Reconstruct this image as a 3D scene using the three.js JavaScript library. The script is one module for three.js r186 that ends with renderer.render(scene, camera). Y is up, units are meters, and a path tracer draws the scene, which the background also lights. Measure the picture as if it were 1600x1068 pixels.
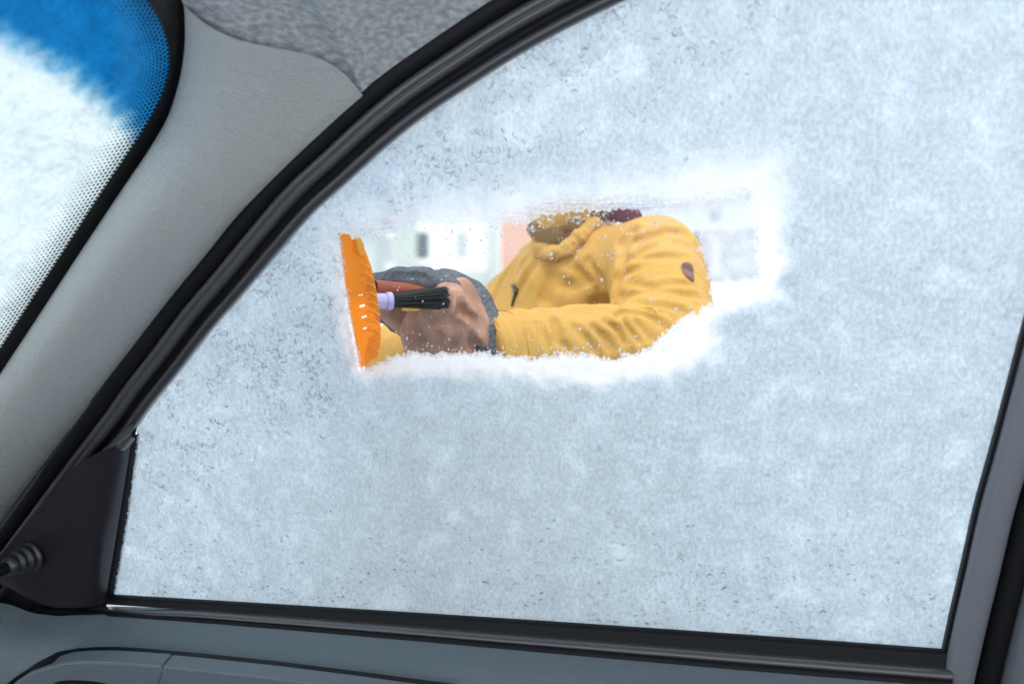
import * as THREE from 'three';
import { mergeGeometries } from 'three/addons/utils/BufferGeometryUtils.js';
import { RoundedBoxGeometry } from 'three/addons/geometries/RoundedBoxGeometry.js';

// ------------------------------------------------------------------ camera, sky, sun, exposure
const scene = new THREE.Scene();
const V3 = (x, y, z) => new THREE.Vector3(x, y, z);
const EYE = V3(0, 1.2, 0), YAW = THREE.MathUtils.degToRad(12.9), FPX = 1556;
const camera = new THREE.PerspectiveCamera(2 * THREE.MathUtils.radToDeg(Math.atan(534 / FPX)), 1024 / 683, 0.02, 900);
camera.filmGauge = 36;
camera.position.copy(EYE);
camera.rotation.y = YAW;
camera.focus = 0.9;
camera.userData.fStop = 4.5;

{ // even overcast: a little brighter overhead than at the horizon
  const W = 64, H = 32, d = new Float32Array(W * H * 4);
  for (let r = 0; r < H; r++) for (let c = 0; c < W; c++) {
    const up = Math.max(0, Math.sin(((r + 0.5) / H - 0.5) * Math.PI)), l = 0.86 + 0.34 * up, o = (r * W + c) * 4;
    d[o] = l * 0.92; d[o + 1] = l * 0.985; d[o + 2] = l * 1.06; d[o + 3] = 1;
  }
  const t = new THREE.DataTexture(d, W, H, THREE.RGBAFormat, THREE.FloatType);
  t.mapping = THREE.EquirectangularReflectionMapping; t.magFilter = THREE.LinearFilter; t.needsUpdate = true;
  scene.background = t; scene.environment = t;
}
const sun = new THREE.DirectionalLight(0xfff3e4, 1.5);
sun.position.set(1.5, 8, 0.5); sun.target.position.set(0, 0, -3);
sun.castShadow = true; sun.shadow.radius = 24;
Object.assign(sun.shadow.camera, { left: -12, right: 12, top: 12, bottom: -12, near: 0.1, far: 60 });
sun.shadow.mapSize.set(2048, 2048);
scene.add(sun, sun.target);
const renderer = new THREE.WebGLRenderer({ antialias: true });
renderer.toneMapping = THREE.LinearToneMapping;
renderer.toneMappingExposure = 1.52;
renderer.shadowMap.enabled = true;

// ------------------------------------------------------------------ helpers
function rng(seed) { let s = seed | 0; return () => { s = (s + 0x6d2b79f5) | 0; let t = Math.imul(s ^ (s >>> 15), 1 | s); t = (t + Math.imul(t ^ (t >>> 7), 61 | t)) ^ t; return ((t ^ (t >>> 14)) >>> 0) / 4294967296; }; }
const clamp = THREE.MathUtils.clamp, lerp = THREE.MathUtils.lerp, sstep = (a, b, x) => { const t = clamp((x - a) / (b - a), 0, 1); return t * t * (3 - 2 * t); };
const GR = new Float32Array(65536), GX = new Float32Array(65536), GY = new Float32Array(65536), GZ = new Float32Array(65536);
{ const r = rng(7); for (let i = 0; i < 65536; i++) { GR[i] = r(); const a = r() * 6.2832, z = r() * 2 - 1, q = Math.sqrt(1 - z * z); GX[i] = q * Math.cos(a); GY[i] = q * Math.sin(a); GZ[i] = z; } }
function hix(x, y, z) { let h = (Math.imul(x, 374761393) + Math.imul(y, 668265263) + Math.imul(z, 506952119)) | 0; h = Math.imul(h ^ (h >>> 13), 1274126177); return (h ^ (h >>> 16)) & 65535; }
const CA = new Float32Array(65536), SA = new Float32Array(65536); for (let i = 0; i < 65536; i++) { CA[i] = Math.cos(GR[i] * 6.28318); SA[i] = Math.sin(GR[i] * 6.28318); }
function n2(x, y, per = 0, z = 0) {   // gradient noise in about -1..1, tiling with period per
  const ix = Math.floor(x), iy = Math.floor(y), fx = x - ix, fy = y - iy, u = fx * fx * fx * (fx * (fx * 6 - 15) + 10), v = fy * fy * fy * (fy * (fy * 6 - 15) + 10);
  let x0 = ix, x1 = ix + 1, y0 = iy, y1 = iy + 1;
  if (per) { x0 = ((x0 % per) + per) % per; x1 = ((x1 % per) + per) % per; y0 = ((y0 % per) + per) % per; y1 = ((y1 % per) + per) % per; }
  let h = hix(x0, y0, z); const p = CA[h] * fx + SA[h] * fy; h = hix(x1, y0, z); const q = CA[h] * (fx - 1) + SA[h] * fy;
  h = hix(x0, y1, z); const r = CA[h] * fx + SA[h] * (fy - 1); h = hix(x1, y1, z); const s = CA[h] * (fx - 1) + SA[h] * (fy - 1);
  const e = p + (q - p) * u; return 1.5 * (e + (r + (s - r) * u - e) * v);
}
function n3(x, y, z) {
  const ix = Math.floor(x), iy = Math.floor(y), iz = Math.floor(z), fx = x - ix, fy = y - iy, fz = z - iz;
  const u = fx * fx * (3 - 2 * fx), v = fy * fy * (3 - 2 * fy), w = fz * fz * (3 - 2 * fz);
  const g = (a, b, c) => { const h = hix(ix + a, iy + b, iz + c); return GX[h] * (fx - a) + GY[h] * (fy - b) + GZ[h] * (fz - c); };
  return 1.6 * lerp(lerp(lerp(g(0, 0, 0), g(1, 0, 0), u), lerp(g(0, 1, 0), g(1, 1, 0), u), v), lerp(lerp(g(0, 0, 1), g(1, 0, 1), u), lerp(g(0, 1, 1), g(1, 1, 1), u), v), w);
}
const fbm2 = (x, y, o, per = 0, z = 0) => { let s = 0, a = 0.5; for (let i = 0; i < o; i++) { s += a * n2(x, y, per, z + i * 17); x *= 2; y *= 2; per *= 2; a *= 0.5; } return s; };

// a pixel of the 1600 x 1068 photograph gives a direction; the surface it lies on gives the distance
const FWD = V3(-Math.sin(YAW), 0, -Math.cos(YAW)), RGT = V3(Math.cos(YAW), 0, -Math.sin(YAW));
const ray = (px, py) => FWD.clone().addScaledVector(RGT, (px - 800) / FPX).addScaledVector(V3(0, 1, 0), (534 - py) / FPX);
const atDepth = (px, py, d) => EYE.clone().addScaledVector(ray(px, py), d);
// the side window leans inward: a along the car, u up the pane, n into the cabin
const TILT = Math.atan(0.325), WO = V3(0, 0.95, -0.857), WU = V3(0, Math.cos(TILT), Math.sin(TILT)), WN = V3(0, -Math.sin(TILT), Math.cos(TILT));
const win = (A, B, M = 0) => WO.clone().addScaledVector(WU, B).addScaledVector(WN, M).add(V3(A, 0, 0));
function onWin(px, py, M = 0) { const r = ray(px, py), o = WO.clone().addScaledVector(WN, M).sub(EYE); return EYE.clone().addScaledVector(r, o.dot(WN) / r.dot(WN)); }
function ab(px, py, M = 0) { const p = onWin(px, py, M).sub(WO); return [p.x, p.dot(WU)]; }
// the windscreen: raked and bowed forward between the pillars; p is measured across the car, q down the slope
const TX = -0.391, TY = 1.423, TZ = -0.646, EX = -0.665, EY_ = -0.747, NX = 0.747, NY = -0.665;
const bow = (p) => 0.3 * p * (1.04 - p), rise = (p) => 0.07 * p * (1.04 - p);
const shield = (p, q, off = 0) => V3(TX - bow(p) + EX * q + NX * off, TY + rise(p) + EY_ * q + NY * off, TZ + p);
function onShield(px, py, off = 0) {
  const r = ray(px, py), F = (t) => { const P = EYE.clone().addScaledVector(r, t), p = P.z - TZ; return (P.x - TX + bow(p)) * NX + (P.y - TY - rise(p)) * NY - off; };
  let a = 0.3, b = 1.6; for (let i = 0; i < 50; i++) { const m = (a + b) / 2; if (F(a) * F(m) <= 0) b = m; else a = m; }
  return EYE.clone().addScaledVector(r, a);
}
const shieldPQ = (P) => { const p = P.z - TZ; return [p, (P.x - TX + bow(p)) * EX + (P.y - TY - rise(p)) * EY_]; };

const used = {};
const numbered = (n) => { used[n] = (used[n] ?? -1) + 1; return used[n] ? n + '_' + String(used[n]).padStart(3, '0') : n; };
function mesh(name, g, m, parent = scene) { const o = new THREE.Mesh(g, m); o.name = parent === scene ? numbered(name) : name; o.castShadow = o.receiveShadow = true; parent.add(o); return o; }
function tag(o, label, category, extra = {}) { o.userData = { label, category, ...extra }; return o; }
function thing(name, label, category, extra) { const g = new THREE.Group(); g.name = numbered(name); scene.add(g); return tag(g, label, category, extra); }
function gridGeo(nu, nv, f, uvf) {   // f(i / nu, j / nv) -> Vector3
  const P = [], U = [], I = [];
  for (let j = 0; j <= nv; j++) for (let i = 0; i <= nu; i++) { const p = f(i / nu, j / nv, i, j); P.push(p.x, p.y, p.z); const u = uvf ? uvf(i / nu, j / nv, p) : [i / nu, j / nv]; U.push(u[0], u[1]); }
  for (let j = 0; j < nv; j++) for (let i = 0; i < nu; i++) { const a = j * (nu + 1) + i, b = a + 1, c = a + nu + 1, d = c + 1; I.push(a, b, d, a, d, c); }
  const g = new THREE.BufferGeometry();
  g.setAttribute('position', new THREE.Float32BufferAttribute(P, 3)); g.setAttribute('uv', new THREE.Float32BufferAttribute(U, 2)); g.setIndex(I); g.computeVertexNormals();
  return g;
}
function curve(pts, n, tension = 0.5) { return new THREE.CatmullRomCurve3(pts, false, 'centripetal', tension).getSpacedPoints(n); }
// a profile of (outward, inward) offsets carried along a curve that lies in the window plane
function sweepWin(AB, n, prof, taper) {
  const C = curve(AB.map(([a, b]) => V3(a, b, 0)), n), len = [0];
  const N = C.map((p, i) => { const t = C[Math.min(i + 1, n)].clone().sub(C[Math.max(i - 1, 0)]).normalize(); return V3(-t.y, t.x, 0); });
  for (let i = 1; i <= n; i++) len.push(len[i - 1] + C[i].distanceTo(C[i - 1]));
  const pl = [0]; for (let k = 1; k < prof.length; k++) pl.push(pl[k - 1] + Math.hypot(prof[k][0] - prof[k - 1][0], prof[k][1] - prof[k - 1][1]));
  return gridGeo(n, prof.length - 1, (u, v, i, j) => { const k = taper ? taper(C[i].x) : 1; return win(C[i].x + N[i].x * prof[j][0] * k, C[i].y + N[i].y * prof[j][0] * k, prof[j][1]); }, (u, v) => [len[Math.round(u * n)], pl[Math.round(v * (prof.length - 1))]]);
}
const smoothProf = (pts, n) => new THREE.CatmullRomCurve3(pts.map(([x, y]) => V3(x, y, 0)), false, 'centripetal').getSpacedPoints(n).map((p) => [p.x, p.y]);
function tube(pts, r, seg = 24, rad = 10) { return new THREE.TubeGeometry(new THREE.CatmullRomCurve3(pts), seg, r, rad, false); }
// naive surface nets of a signed distance field
function nets(sdf, lo, hi, cell) {
  const nx = Math.ceil((hi[0] - lo[0]) / cell) + 1, ny = Math.ceil((hi[1] - lo[1]) / cell) + 1, nz = Math.ceil((hi[2] - lo[2]) / cell) + 1;
  const f = new Float32Array(nx * ny * nz), at = (i, j, k) => (k * ny + j) * nx + i;
  for (let k = 0; k < nz; k++) for (let j = 0; j < ny; j++) for (let i = 0; i < nx; i++) f[at(i, j, k)] = sdf(lo[0] + i * cell, lo[1] + j * cell, lo[2] + k * cell);
  const id = new Int32Array(nx * ny * nz).fill(-1), P = [], I = [];
  for (let k = 0; k < nz - 1; k++) for (let j = 0; j < ny - 1; j++) for (let i = 0; i < nx - 1; i++) {
    let c = 0, x = 0, y = 0, z = 0;
    for (let e = 0; e < 12; e++) {
      const ax = e >> 2, b1 = e & 1, b2 = (e >> 1) & 1, o = [[0, b1, b2], [b1, 0, b2], [b1, b2, 0]][ax];
      const a = f[at(i + o[0], j + o[1], k + o[2])], b = f[at(i + o[0] + (ax === 0), j + o[1] + (ax === 1), k + o[2] + (ax === 2))];
      if ((a < 0) === (b < 0)) continue;
      const t = a / (a - b); c++; x += o[0] + (ax === 0 ? t : 0); y += o[1] + (ax === 1 ? t : 0); z += o[2] + (ax === 2 ? t : 0);
    }
    if (!c) continue;
    id[at(i, j, k)] = P.length / 3; P.push(lo[0] + (i + x / c) * cell, lo[1] + (j + y / c) * cell, lo[2] + (k + z / c) * cell);
  }
  const quad = (a, b, c, d, flip) => { if (Math.min(a, b, c, d) < 0) return; if (flip) I.push(a, c, b, a, d, c); else I.push(a, b, c, a, c, d); };
  for (let k = 1; k < nz - 1; k++) for (let j = 1; j < ny - 1; j++) for (let i = 1; i < nx - 1; i++) {
    const s = f[at(i, j, k)] < 0;
    if (s !== (f[at(i + 1, j, k)] < 0)) quad(id[at(i, j - 1, k - 1)], id[at(i, j, k - 1)], id[at(i, j, k)], id[at(i, j - 1, k)], !s);
    if (s !== (f[at(i, j + 1, k)] < 0)) quad(id[at(i - 1, j, k - 1)], id[at(i - 1, j, k)], id[at(i, j, k)], id[at(i, j, k - 1)], !s);
    if (s !== (f[at(i, j, k + 1)] < 0)) quad(id[at(i - 1, j - 1, k)], id[at(i, j - 1, k)], id[at(i, j, k)], id[at(i - 1, j, k)], !s);
  }
  const g = new THREE.BufferGeometry(), uv = new Float32Array(P.length / 3 * 2);
  for (let i = 0; i < P.length / 3; i++) { uv[2 * i] = P[3 * i] + P[3 * i + 2] * 0.6; uv[2 * i + 1] = P[3 * i + 1] + P[3 * i + 2] * 0.35; }
  g.setAttribute('position', new THREE.Float32BufferAttribute(P, 3)); g.setAttribute('uv', new THREE.BufferAttribute(uv, 2)); g.setIndex(I); g.computeVertexNormals();
  return g;
}
// split the triangles of a net once where keep() says so and pull every vertex onto the field
function refine(g, sdf, keep, steps = 2) {
  const P = Array.from(g.attributes.position.array), I = g.index.array, out = [], mid = new Map(), on = (i) => keep(P[3 * i], P[3 * i + 1], P[3 * i + 2]);
  const half = (a, b) => { const k = a < b ? a * 4194304 + b : b * 4194304 + a; let m = mid.get(k); if (m === undefined) { m = P.length / 3; P.push((P[3 * a] + P[3 * b]) / 2, (P[3 * a + 1] + P[3 * b + 1]) / 2, (P[3 * a + 2] + P[3 * b + 2]) / 2); mid.set(k, m); } return m; };
  const split = new Uint8Array(I.length / 3);
  for (let t = 0; t < I.length; t += 3) if (on(I[t]) || on(I[t + 1]) || on(I[t + 2])) { split[t / 3] = 1; half(I[t], I[t + 1]); half(I[t + 1], I[t + 2]); half(I[t + 2], I[t]); }
  const has = (a, b) => mid.get(a < b ? a * 4194304 + b : b * 4194304 + a);
  for (let t = 0; t < I.length; t += 3) {
    const a = I[t], b = I[t + 1], c = I[t + 2], ab = has(a, b), bc = has(b, c), ca = has(c, a);
    if (split[t / 3]) out.push(a, ab, ca, ab, b, bc, ca, bc, c, ab, bc, ca);
    else { const ring = [a]; if (ab !== undefined) ring.push(ab); ring.push(b); if (bc !== undefined) ring.push(bc); ring.push(c); if (ca !== undefined) ring.push(ca); for (let k = 1; k < ring.length - 1; k++) out.push(ring[0], ring[k], ring[k + 1]); }
  }
  const e = 0.0006;
  for (let i = 0; i < P.length; i += 3) { if (!keep(P[i], P[i + 1], P[i + 2])) continue; for (let k = 0; k < steps; k++) { const x = P[i], y = P[i + 1], z = P[i + 2], d = sdf(x, y, z), gx = (sdf(x + e, y, z) - d) / e, gy = (sdf(x, y + e, z) - d) / e, gz = (sdf(x, y, z + e) - d) / e, l = Math.max(0.3, gx * gx + gy * gy + gz * gz), m = clamp(d, -0.004, 0.004) / l; P[i] -= gx * m; P[i + 1] -= gy * m; P[i + 2] -= gz * m; } }
  const r = new THREE.BufferGeometry(), uv = new Float32Array(P.length / 3 * 2);
  for (let i = 0; i < P.length / 3; i++) { uv[2 * i] = P[3 * i] + P[3 * i + 2] * 0.6; uv[2 * i + 1] = P[3 * i + 1] + P[3 * i + 2] * 0.35; }
  r.setAttribute('position', new THREE.Float32BufferAttribute(P, 3)); r.setAttribute('uv', new THREE.BufferAttribute(uv, 2)); r.setIndex(out); r.computeVertexNormals(); return r;
}
// tapered capsule: distance, and where along the bone
function cap(x, y, z, a, b, ra, rb) {
  const dx = b.x - a.x, dy = b.y - a.y, dz = b.z - a.z, px = x - a.x, py = y - a.y, pz = z - a.z, h = clamp((px * dx + py * dy + pz * dz) / (dx * dx + dy * dy + dz * dz), 0, 1);
  cap.h = h; return Math.hypot(px - dx * h, py - dy * h, pz - dz * h) - (ra + (rb - ra) * h);
}
const smin = (a, b, k) => { const h = Math.max(k - Math.abs(a - b), 0) / k; return Math.min(a, b) - h * h * k * 0.25; };
function trace(sdf, px, py, t0, t1) { const r = ray(px, py); let t = t0; for (let i = 0; i < 200 && t < t1; i++) { const p = EYE.clone().addScaledVector(r, t), d = sdf(p.x, p.y, p.z); if (d < 0.0006) return p; t += d * 0.6; } return EYE.clone().addScaledVector(r, t); }

// ------------------------------------------------------------------ textures and materials
function dataTex(w, h, f, srgb = false, repeat = true) {
  const d = new Uint8Array(w * h * 4);
  for (let y = 0; y < h; y++) for (let x = 0; x < w; x++) { const c = f(x, y), o = (y * w + x) * 4; d[o] = c[0] * 255; d[o + 1] = (c[1] ?? c[0]) * 255; d[o + 2] = (c[2] ?? c[0]) * 255; d[o + 3] = 255; }
  const t = new THREE.DataTexture(d, w, h); t.magFilter = THREE.LinearFilter; t.minFilter = THREE.LinearMipmapLinearFilter; t.needsUpdate = true;
  if (repeat) t.wrapS = t.wrapT = THREE.RepeatWrapping; if (srgb) t.colorSpace = THREE.SRGBColorSpace; return t;
}
const scaled = (t, m, my = m) => { const c = t.clone(); c.repeat.set(1 / m, 1 / my); c.needsUpdate = true; return c; };
// vinyl: fine creases, longer one way
const grainTex = dataTex(512, 512, (x, y) => {
  const w = 0.5 * n2(x / 40, y / 40, 0, 5), a = n2(x / 512 * 20 + w, y / 512 * 92 + 1.6 * w, 0, 1), c = n2(x / 512 * 60, y / 512 * 130 + w, 0, 2);
  return [clamp(0.5 + 0.42 * a + 0.26 * c + 0.08 * n2(x / 2.5, y / 2.5, 0, 9), 0, 1)];
});
const napTex = dataTex(512, 512, (x, y) => {   // brushed roof cloth, laid in streaky tufts
  const u = x / 512, v = y / 512, a = fbm2(u * 26, v * 26, 4, 0, 11), b = n2(u * 150, v * 150, 0, 4);
  const s = clamp(0.5 + 0.62 * a + 0.12 * b, 0, 1); return [s];
});
const napColor = dataTex(512, 512, (x, y) => { const u = x / 512, v = y / 512, a = fbm2(u * 26, v * 26, 4, 0, 11), b = n2(u * 150, v * 150, 0, 4), s = clamp(0.83 + 0.28 * a + 0.08 * b, 0.3, 1); return [s, s * 1.005, s * 1.01]; }, true);
const weaveTex = dataTex(256, 256, (x, y) => [clamp(0.5 + 0.3 * Math.sin(x * 0.785 + y * 0.785) * Math.sin(x * 0.785 - y * 0.785) + 0.25 * n2(x / 9, y / 9, 0, 2), 0, 1)]);
const fuzzTex = dataTex(512, 512, (x, y) => [clamp(0.5 + 0.5 * n2(x / 5, y / 5, 0, 3) + 0.4 * n2(x / 2.2, y / 2.2, 0, 6), 0, 1)]);
const fuzzColor = dataTex(512, 512, (x, y) => { const s = clamp(0.76 + 0.24 * n2(x / 5, y / 5, 0, 3) + 0.24 * n2(x / 2.2, y / 2.2, 0, 6) + 0.12 * n2(x / 40, y / 40, 0, 8) - 0.12, 0.1, 1) + 0.55 * sstep(0.22, 0.5, n2(x / 2.6, y / 2.6, 0, 46) + 0.35 * n2(x / 30, y / 30, 0, 47)); return [Math.min(1, s), Math.min(1, s * 1.01), Math.min(1, s * 1.03)]; }, true);
const suedeColor = dataTex(512, 512, (x, y) => { const s = clamp(0.84 + 0.2 * fbm2(x / 70, y / 90, 4, 0, 21) + 0.1 * n2(x / 3, y / 3, 0, 3), 0, 1); return [s, s * 0.97, s * 0.95]; }, true);

const std = (color, roughness, o = {}) => new THREE.MeshStandardMaterial({ color: Array.isArray(color) ? new THREE.Color().setRGB(...color) : color, roughness, side: THREE.DoubleSide, ...o });
const phy = (color, roughness, o = {}) => new THREE.MeshPhysicalMaterial({ color: Array.isArray(color) ? new THREE.Color().setRGB(...color) : color, roughness, side: THREE.DoubleSide, ...o });
const M = {
  trim: std([0.53, 0.55, 0.54], 0.5, { bumpMap: scaled(grainTex, 0.10, 0.12), bumpScale: 0.0011 }),
  panel: std([0.165, 0.2, 0.225], 0.42, { bumpMap: scaled(grainTex, 0.07, 0.1), bumpScale: 0.0006 }),
  liner: std([0.78, 0.8, 0.82], 1, { map: scaled(napColor, 0.16), bumpMap: scaled(napTex, 0.16), bumpScale: 0.0012 }),
  rubber: phy([0.009, 0.009, 0.011], 0.5, { specularIntensity: 0.5 }),
  gloss: phy([0.085, 0.083, 0.088], 0.3, { clearcoat: 1, clearcoatRoughness: 0.12 }),
  frame: phy([0.05, 0.048, 0.055], 0.35, { clearcoat: 0.9, clearcoatRoughness: 0.16 }),
  sail: phy([0.024, 0.019, 0.026], 0.4, { specularIntensity: 0.6, bumpMap: scaled(grainTex, 0.04), bumpScale: 0.0001 }),
  boot: phy([0.035, 0.034, 0.038], 0.3, { clearcoat: 0.5, clearcoatRoughness: 0.25 }),
  frit: std([0.006, 0.006, 0.007], 0.3),
  pillarB: std([0.24, 0.25, 0.28], 0.45, { bumpMap: scaled(grainTex, 0.09), bumpScale: 0.0002 }),
  dark: std([0.03, 0.03, 0.035], 0.8), carpet: std([0.2, 0.2, 0.21], 0.95),
  seat: std([0.4, 0.41, 0.41], 0.9, { bumpMap: scaled(weaveTex, 0.03), bumpScale: 0.0005 }),
  paint: phy([0.25, 0.27, 0.3], 0.35, { metalness: 0.4, clearcoat: 1, clearcoatRoughness: 0.08 }),
  glass: phy([0.97, 1, 0.99], 0, { transmission: 1, thickness: 0, ior: 1.5, specularIntensity: 0.7 }),
};

// ------------------------------------------------------------------ the car: one thing, its parts and their pieces
const car = thing('car', 'grey car seen from its seat, with snow covered windows, grey pillar trim and dark door', 'car');
const pxTop = [[-40, 1000], [30, 900], [95, 815], [150, 743], [203, 676], [232, 636], [277, 580], [330, 512], [375, 461], [431, 395], [487, 332], [540, 284], [609, 222], [661, 181], [730, 135], [796, 93], [868, 52], [971, 1], [1080, -46], [1200, -86], [1350, -122], [1500, -142], [1640, -148], [1730, -140]];
const abTop = pxTop.map(([x, y]) => ab(x, y));
const pxRear = [[1768, -90], [1742, 0], [1706, 120], [1672, 250], [1640, 370], [1612, 470], [1580, 590], [1551, 700], [1525, 794], [1505, 884], [1487, 962], [1473, 1028], [1450, 1140]];
const abRear = pxRear.map(([x, y]) => ab(x, y));
const pxSill = [1486, 1465, 1262, 1000, 700, 400, 290, 165, 60, -300].map((x) => [x, 931.5 + (x - 165) * 0.0575 + 0.0000068 * (x - 165) * (x - 165)]);
const abSill = pxSill.map(([x, y]) => ab(x, y));
const abLeft = [[203, 678], [190, 780], [178, 860], [165, 934]].map(([x, y]) => ab(x, y));

const beltTaper = (a) => lerp(0.5, 1, sstep(ab(150, 932)[0], ab(1300, 1008)[0], a));
const panelTop = [[-300, -0.05], [-60, -0.036], [0, -0.017], [40, -0.006], [90, 0.0035], [130, 0.005], [175, 0.0085]].map(([x, d]) => [ab(x, 930)[0], d]);
const panelOff = (a) => { for (let i = 1; i < panelTop.length; i++) if (a <= panelTop[i][0]) { const t = clamp((a - panelTop[i - 1][0]) / (panelTop[i][0] - panelTop[i - 1][0]), 0, 1); return lerp(panelTop[i - 1][1], panelTop[i][1], t * t * (3 - 2 * t)); } return 0.0195 * beltTaper(a); };
// door: inner panel with everything that swings with it
const door = mesh('door', (() => {
  const C = curve(abSill.map(([a, b]) => V3(a, b, 0)), 180).reverse();
  const prof = smoothProf([[-0.0195, 0.016], [-0.0215, 0.024], [-0.0235, 0.038], [-0.029, 0.056], [-0.043, 0.071], [-0.065, 0.079], [-0.1, 0.083], [-0.2, 0.079], [-0.42, 0.07], [-0.6, 0.06]], 56);
  let pl = [0]; for (let k = 1; k < prof.length; k++) pl.push(pl[k - 1] + Math.hypot(prof[k][0] - prof[k - 1][0], prof[k][1] - prof[k - 1][1]));
  return gridGeo(180, 56, (u, v, i, j) => win(C[i].x, C[i].y + prof[j][0] + (0.0195 - panelOff(C[i].x)) * Math.pow(1 - j / 56, 3), prof[j][1] + 0.014 * sstep(-0.585, -0.64, C[i].x) * Math.pow(1 - v, 6)), (u, v) => [C[Math.round(u * 180)].x, pl[Math.round(v * 56)]]);
})(), M.panel, car);
door.userData.label = 'dark slate vinyl door panel';
const beltCurve = abSill.map(([a, b]) => [a, b]);
const beltIn = beltCurve.slice(0, 8);
const sweepBelt = (list, prof) => sweepWin(list, 80, prof, beltTaper);
mesh('outer_seal', sweepBelt(beltIn, [[-0.0006, -0.004], [-0.0008, 0.0012], [0.003, 0.0022], [0.0085, 0.004], [0.0112, 0.005]]), M.rubber, door);
mesh('belt_moulding', sweepBelt([...beltIn.slice(0, 7), ab(240, 938), ab(170, 937), ab(140, 940)], smoothProf([[0.0108, 0.003], [0.0104, 0.0095], [0.0117, 0.0125], [0.0145, 0.014], [0.0163, 0.0132]], 14)), M.gloss, door);
mesh('inner_seal', sweepBelt([...beltIn, ab(60, 924)], smoothProf([[0.0158, 0.012], [0.0166, 0.0155], [0.0185, 0.017], [0.0205, 0.0175], [0.0215, 0.015]], 10)), M.rubber, door);
mesh('window_frame', sweepWin(abTop, 260, smoothProf([[-0.001, -0.006], [-0.0005, 0.001], [0.0022, 0.0042], [0.0052, 0.0048], [0.0075, 0.0035], [0.0088, -0.001], [0.0092, -0.008]], 22)), M.frame, door);
mesh('rear_frame', sweepWin(abRear, 90, smoothProf([[0.0022, -0.004], [0.003, 0.006], [0.006, 0.0095], [0.013, 0.0105], [0.02, 0.0095], [0.025, 0.006], [0.028, -0.004]], 24)), M.pillarB, door);
mesh('rear_seal', sweepWin(abRear, 90, [[-0.0006, -0.006], [-0.0004, 0.001], [0.0012, 0.0018], [0.0026, 0.0012], [0.003, -0.006]]), M.rubber, door);
mesh('front_seal', sweepWin([...abLeft].reverse(), 40, [[-0.0045, -0.008], [-0.0045, -0.004], [-0.002, 0.0015], [0.0015, 0.003], [0.004, 0.002]]), M.rubber, door);

const outline = (() => {   // the visible pane, carried a little way under its seals
  const P = [], c = curve(abTop.slice(4).map(([a, b]) => V3(a, b, 0)), 90);
  c.forEach((p, i) => { const t = c[Math.min(i + 1, 90)].clone().sub(c[Math.max(i - 1, 0)]).normalize(); P.push([p.x - t.y * 0.007, p.y + t.x * 0.007]); });
  for (const [a, b] of abRear.slice(0, 12)) P.push([a + 0.003, b]);
  for (const [a, b] of abSill.slice(1, 8)) P.push([a, b - 0.006]);
  P.push([abLeft[3][0] - 0.003, abLeft[3][1] - 0.006], [abLeft[2][0] - 0.003, abLeft[2][1]], [abLeft[1][0] - 0.003, abLeft[1][1]], [abLeft[0][0] - 0.003, abLeft[0][1]]);
  return P;
})();
const toWin = (g, m) => { const p = g.attributes.position; for (let i = 0; i < p.count; i++) { const w = win(p.getX(i), p.getY(i), m + p.getZ(i)); p.setXYZ(i, w.x, w.y, w.z); } g.computeVertexNormals(); return g; };
mesh('window_glass', toWin(new THREE.ShapeGeometry(new THREE.Shape(outline.map(([a, b]) => new THREE.Vector2(a, b)))), 0), M.glass, door);

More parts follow.
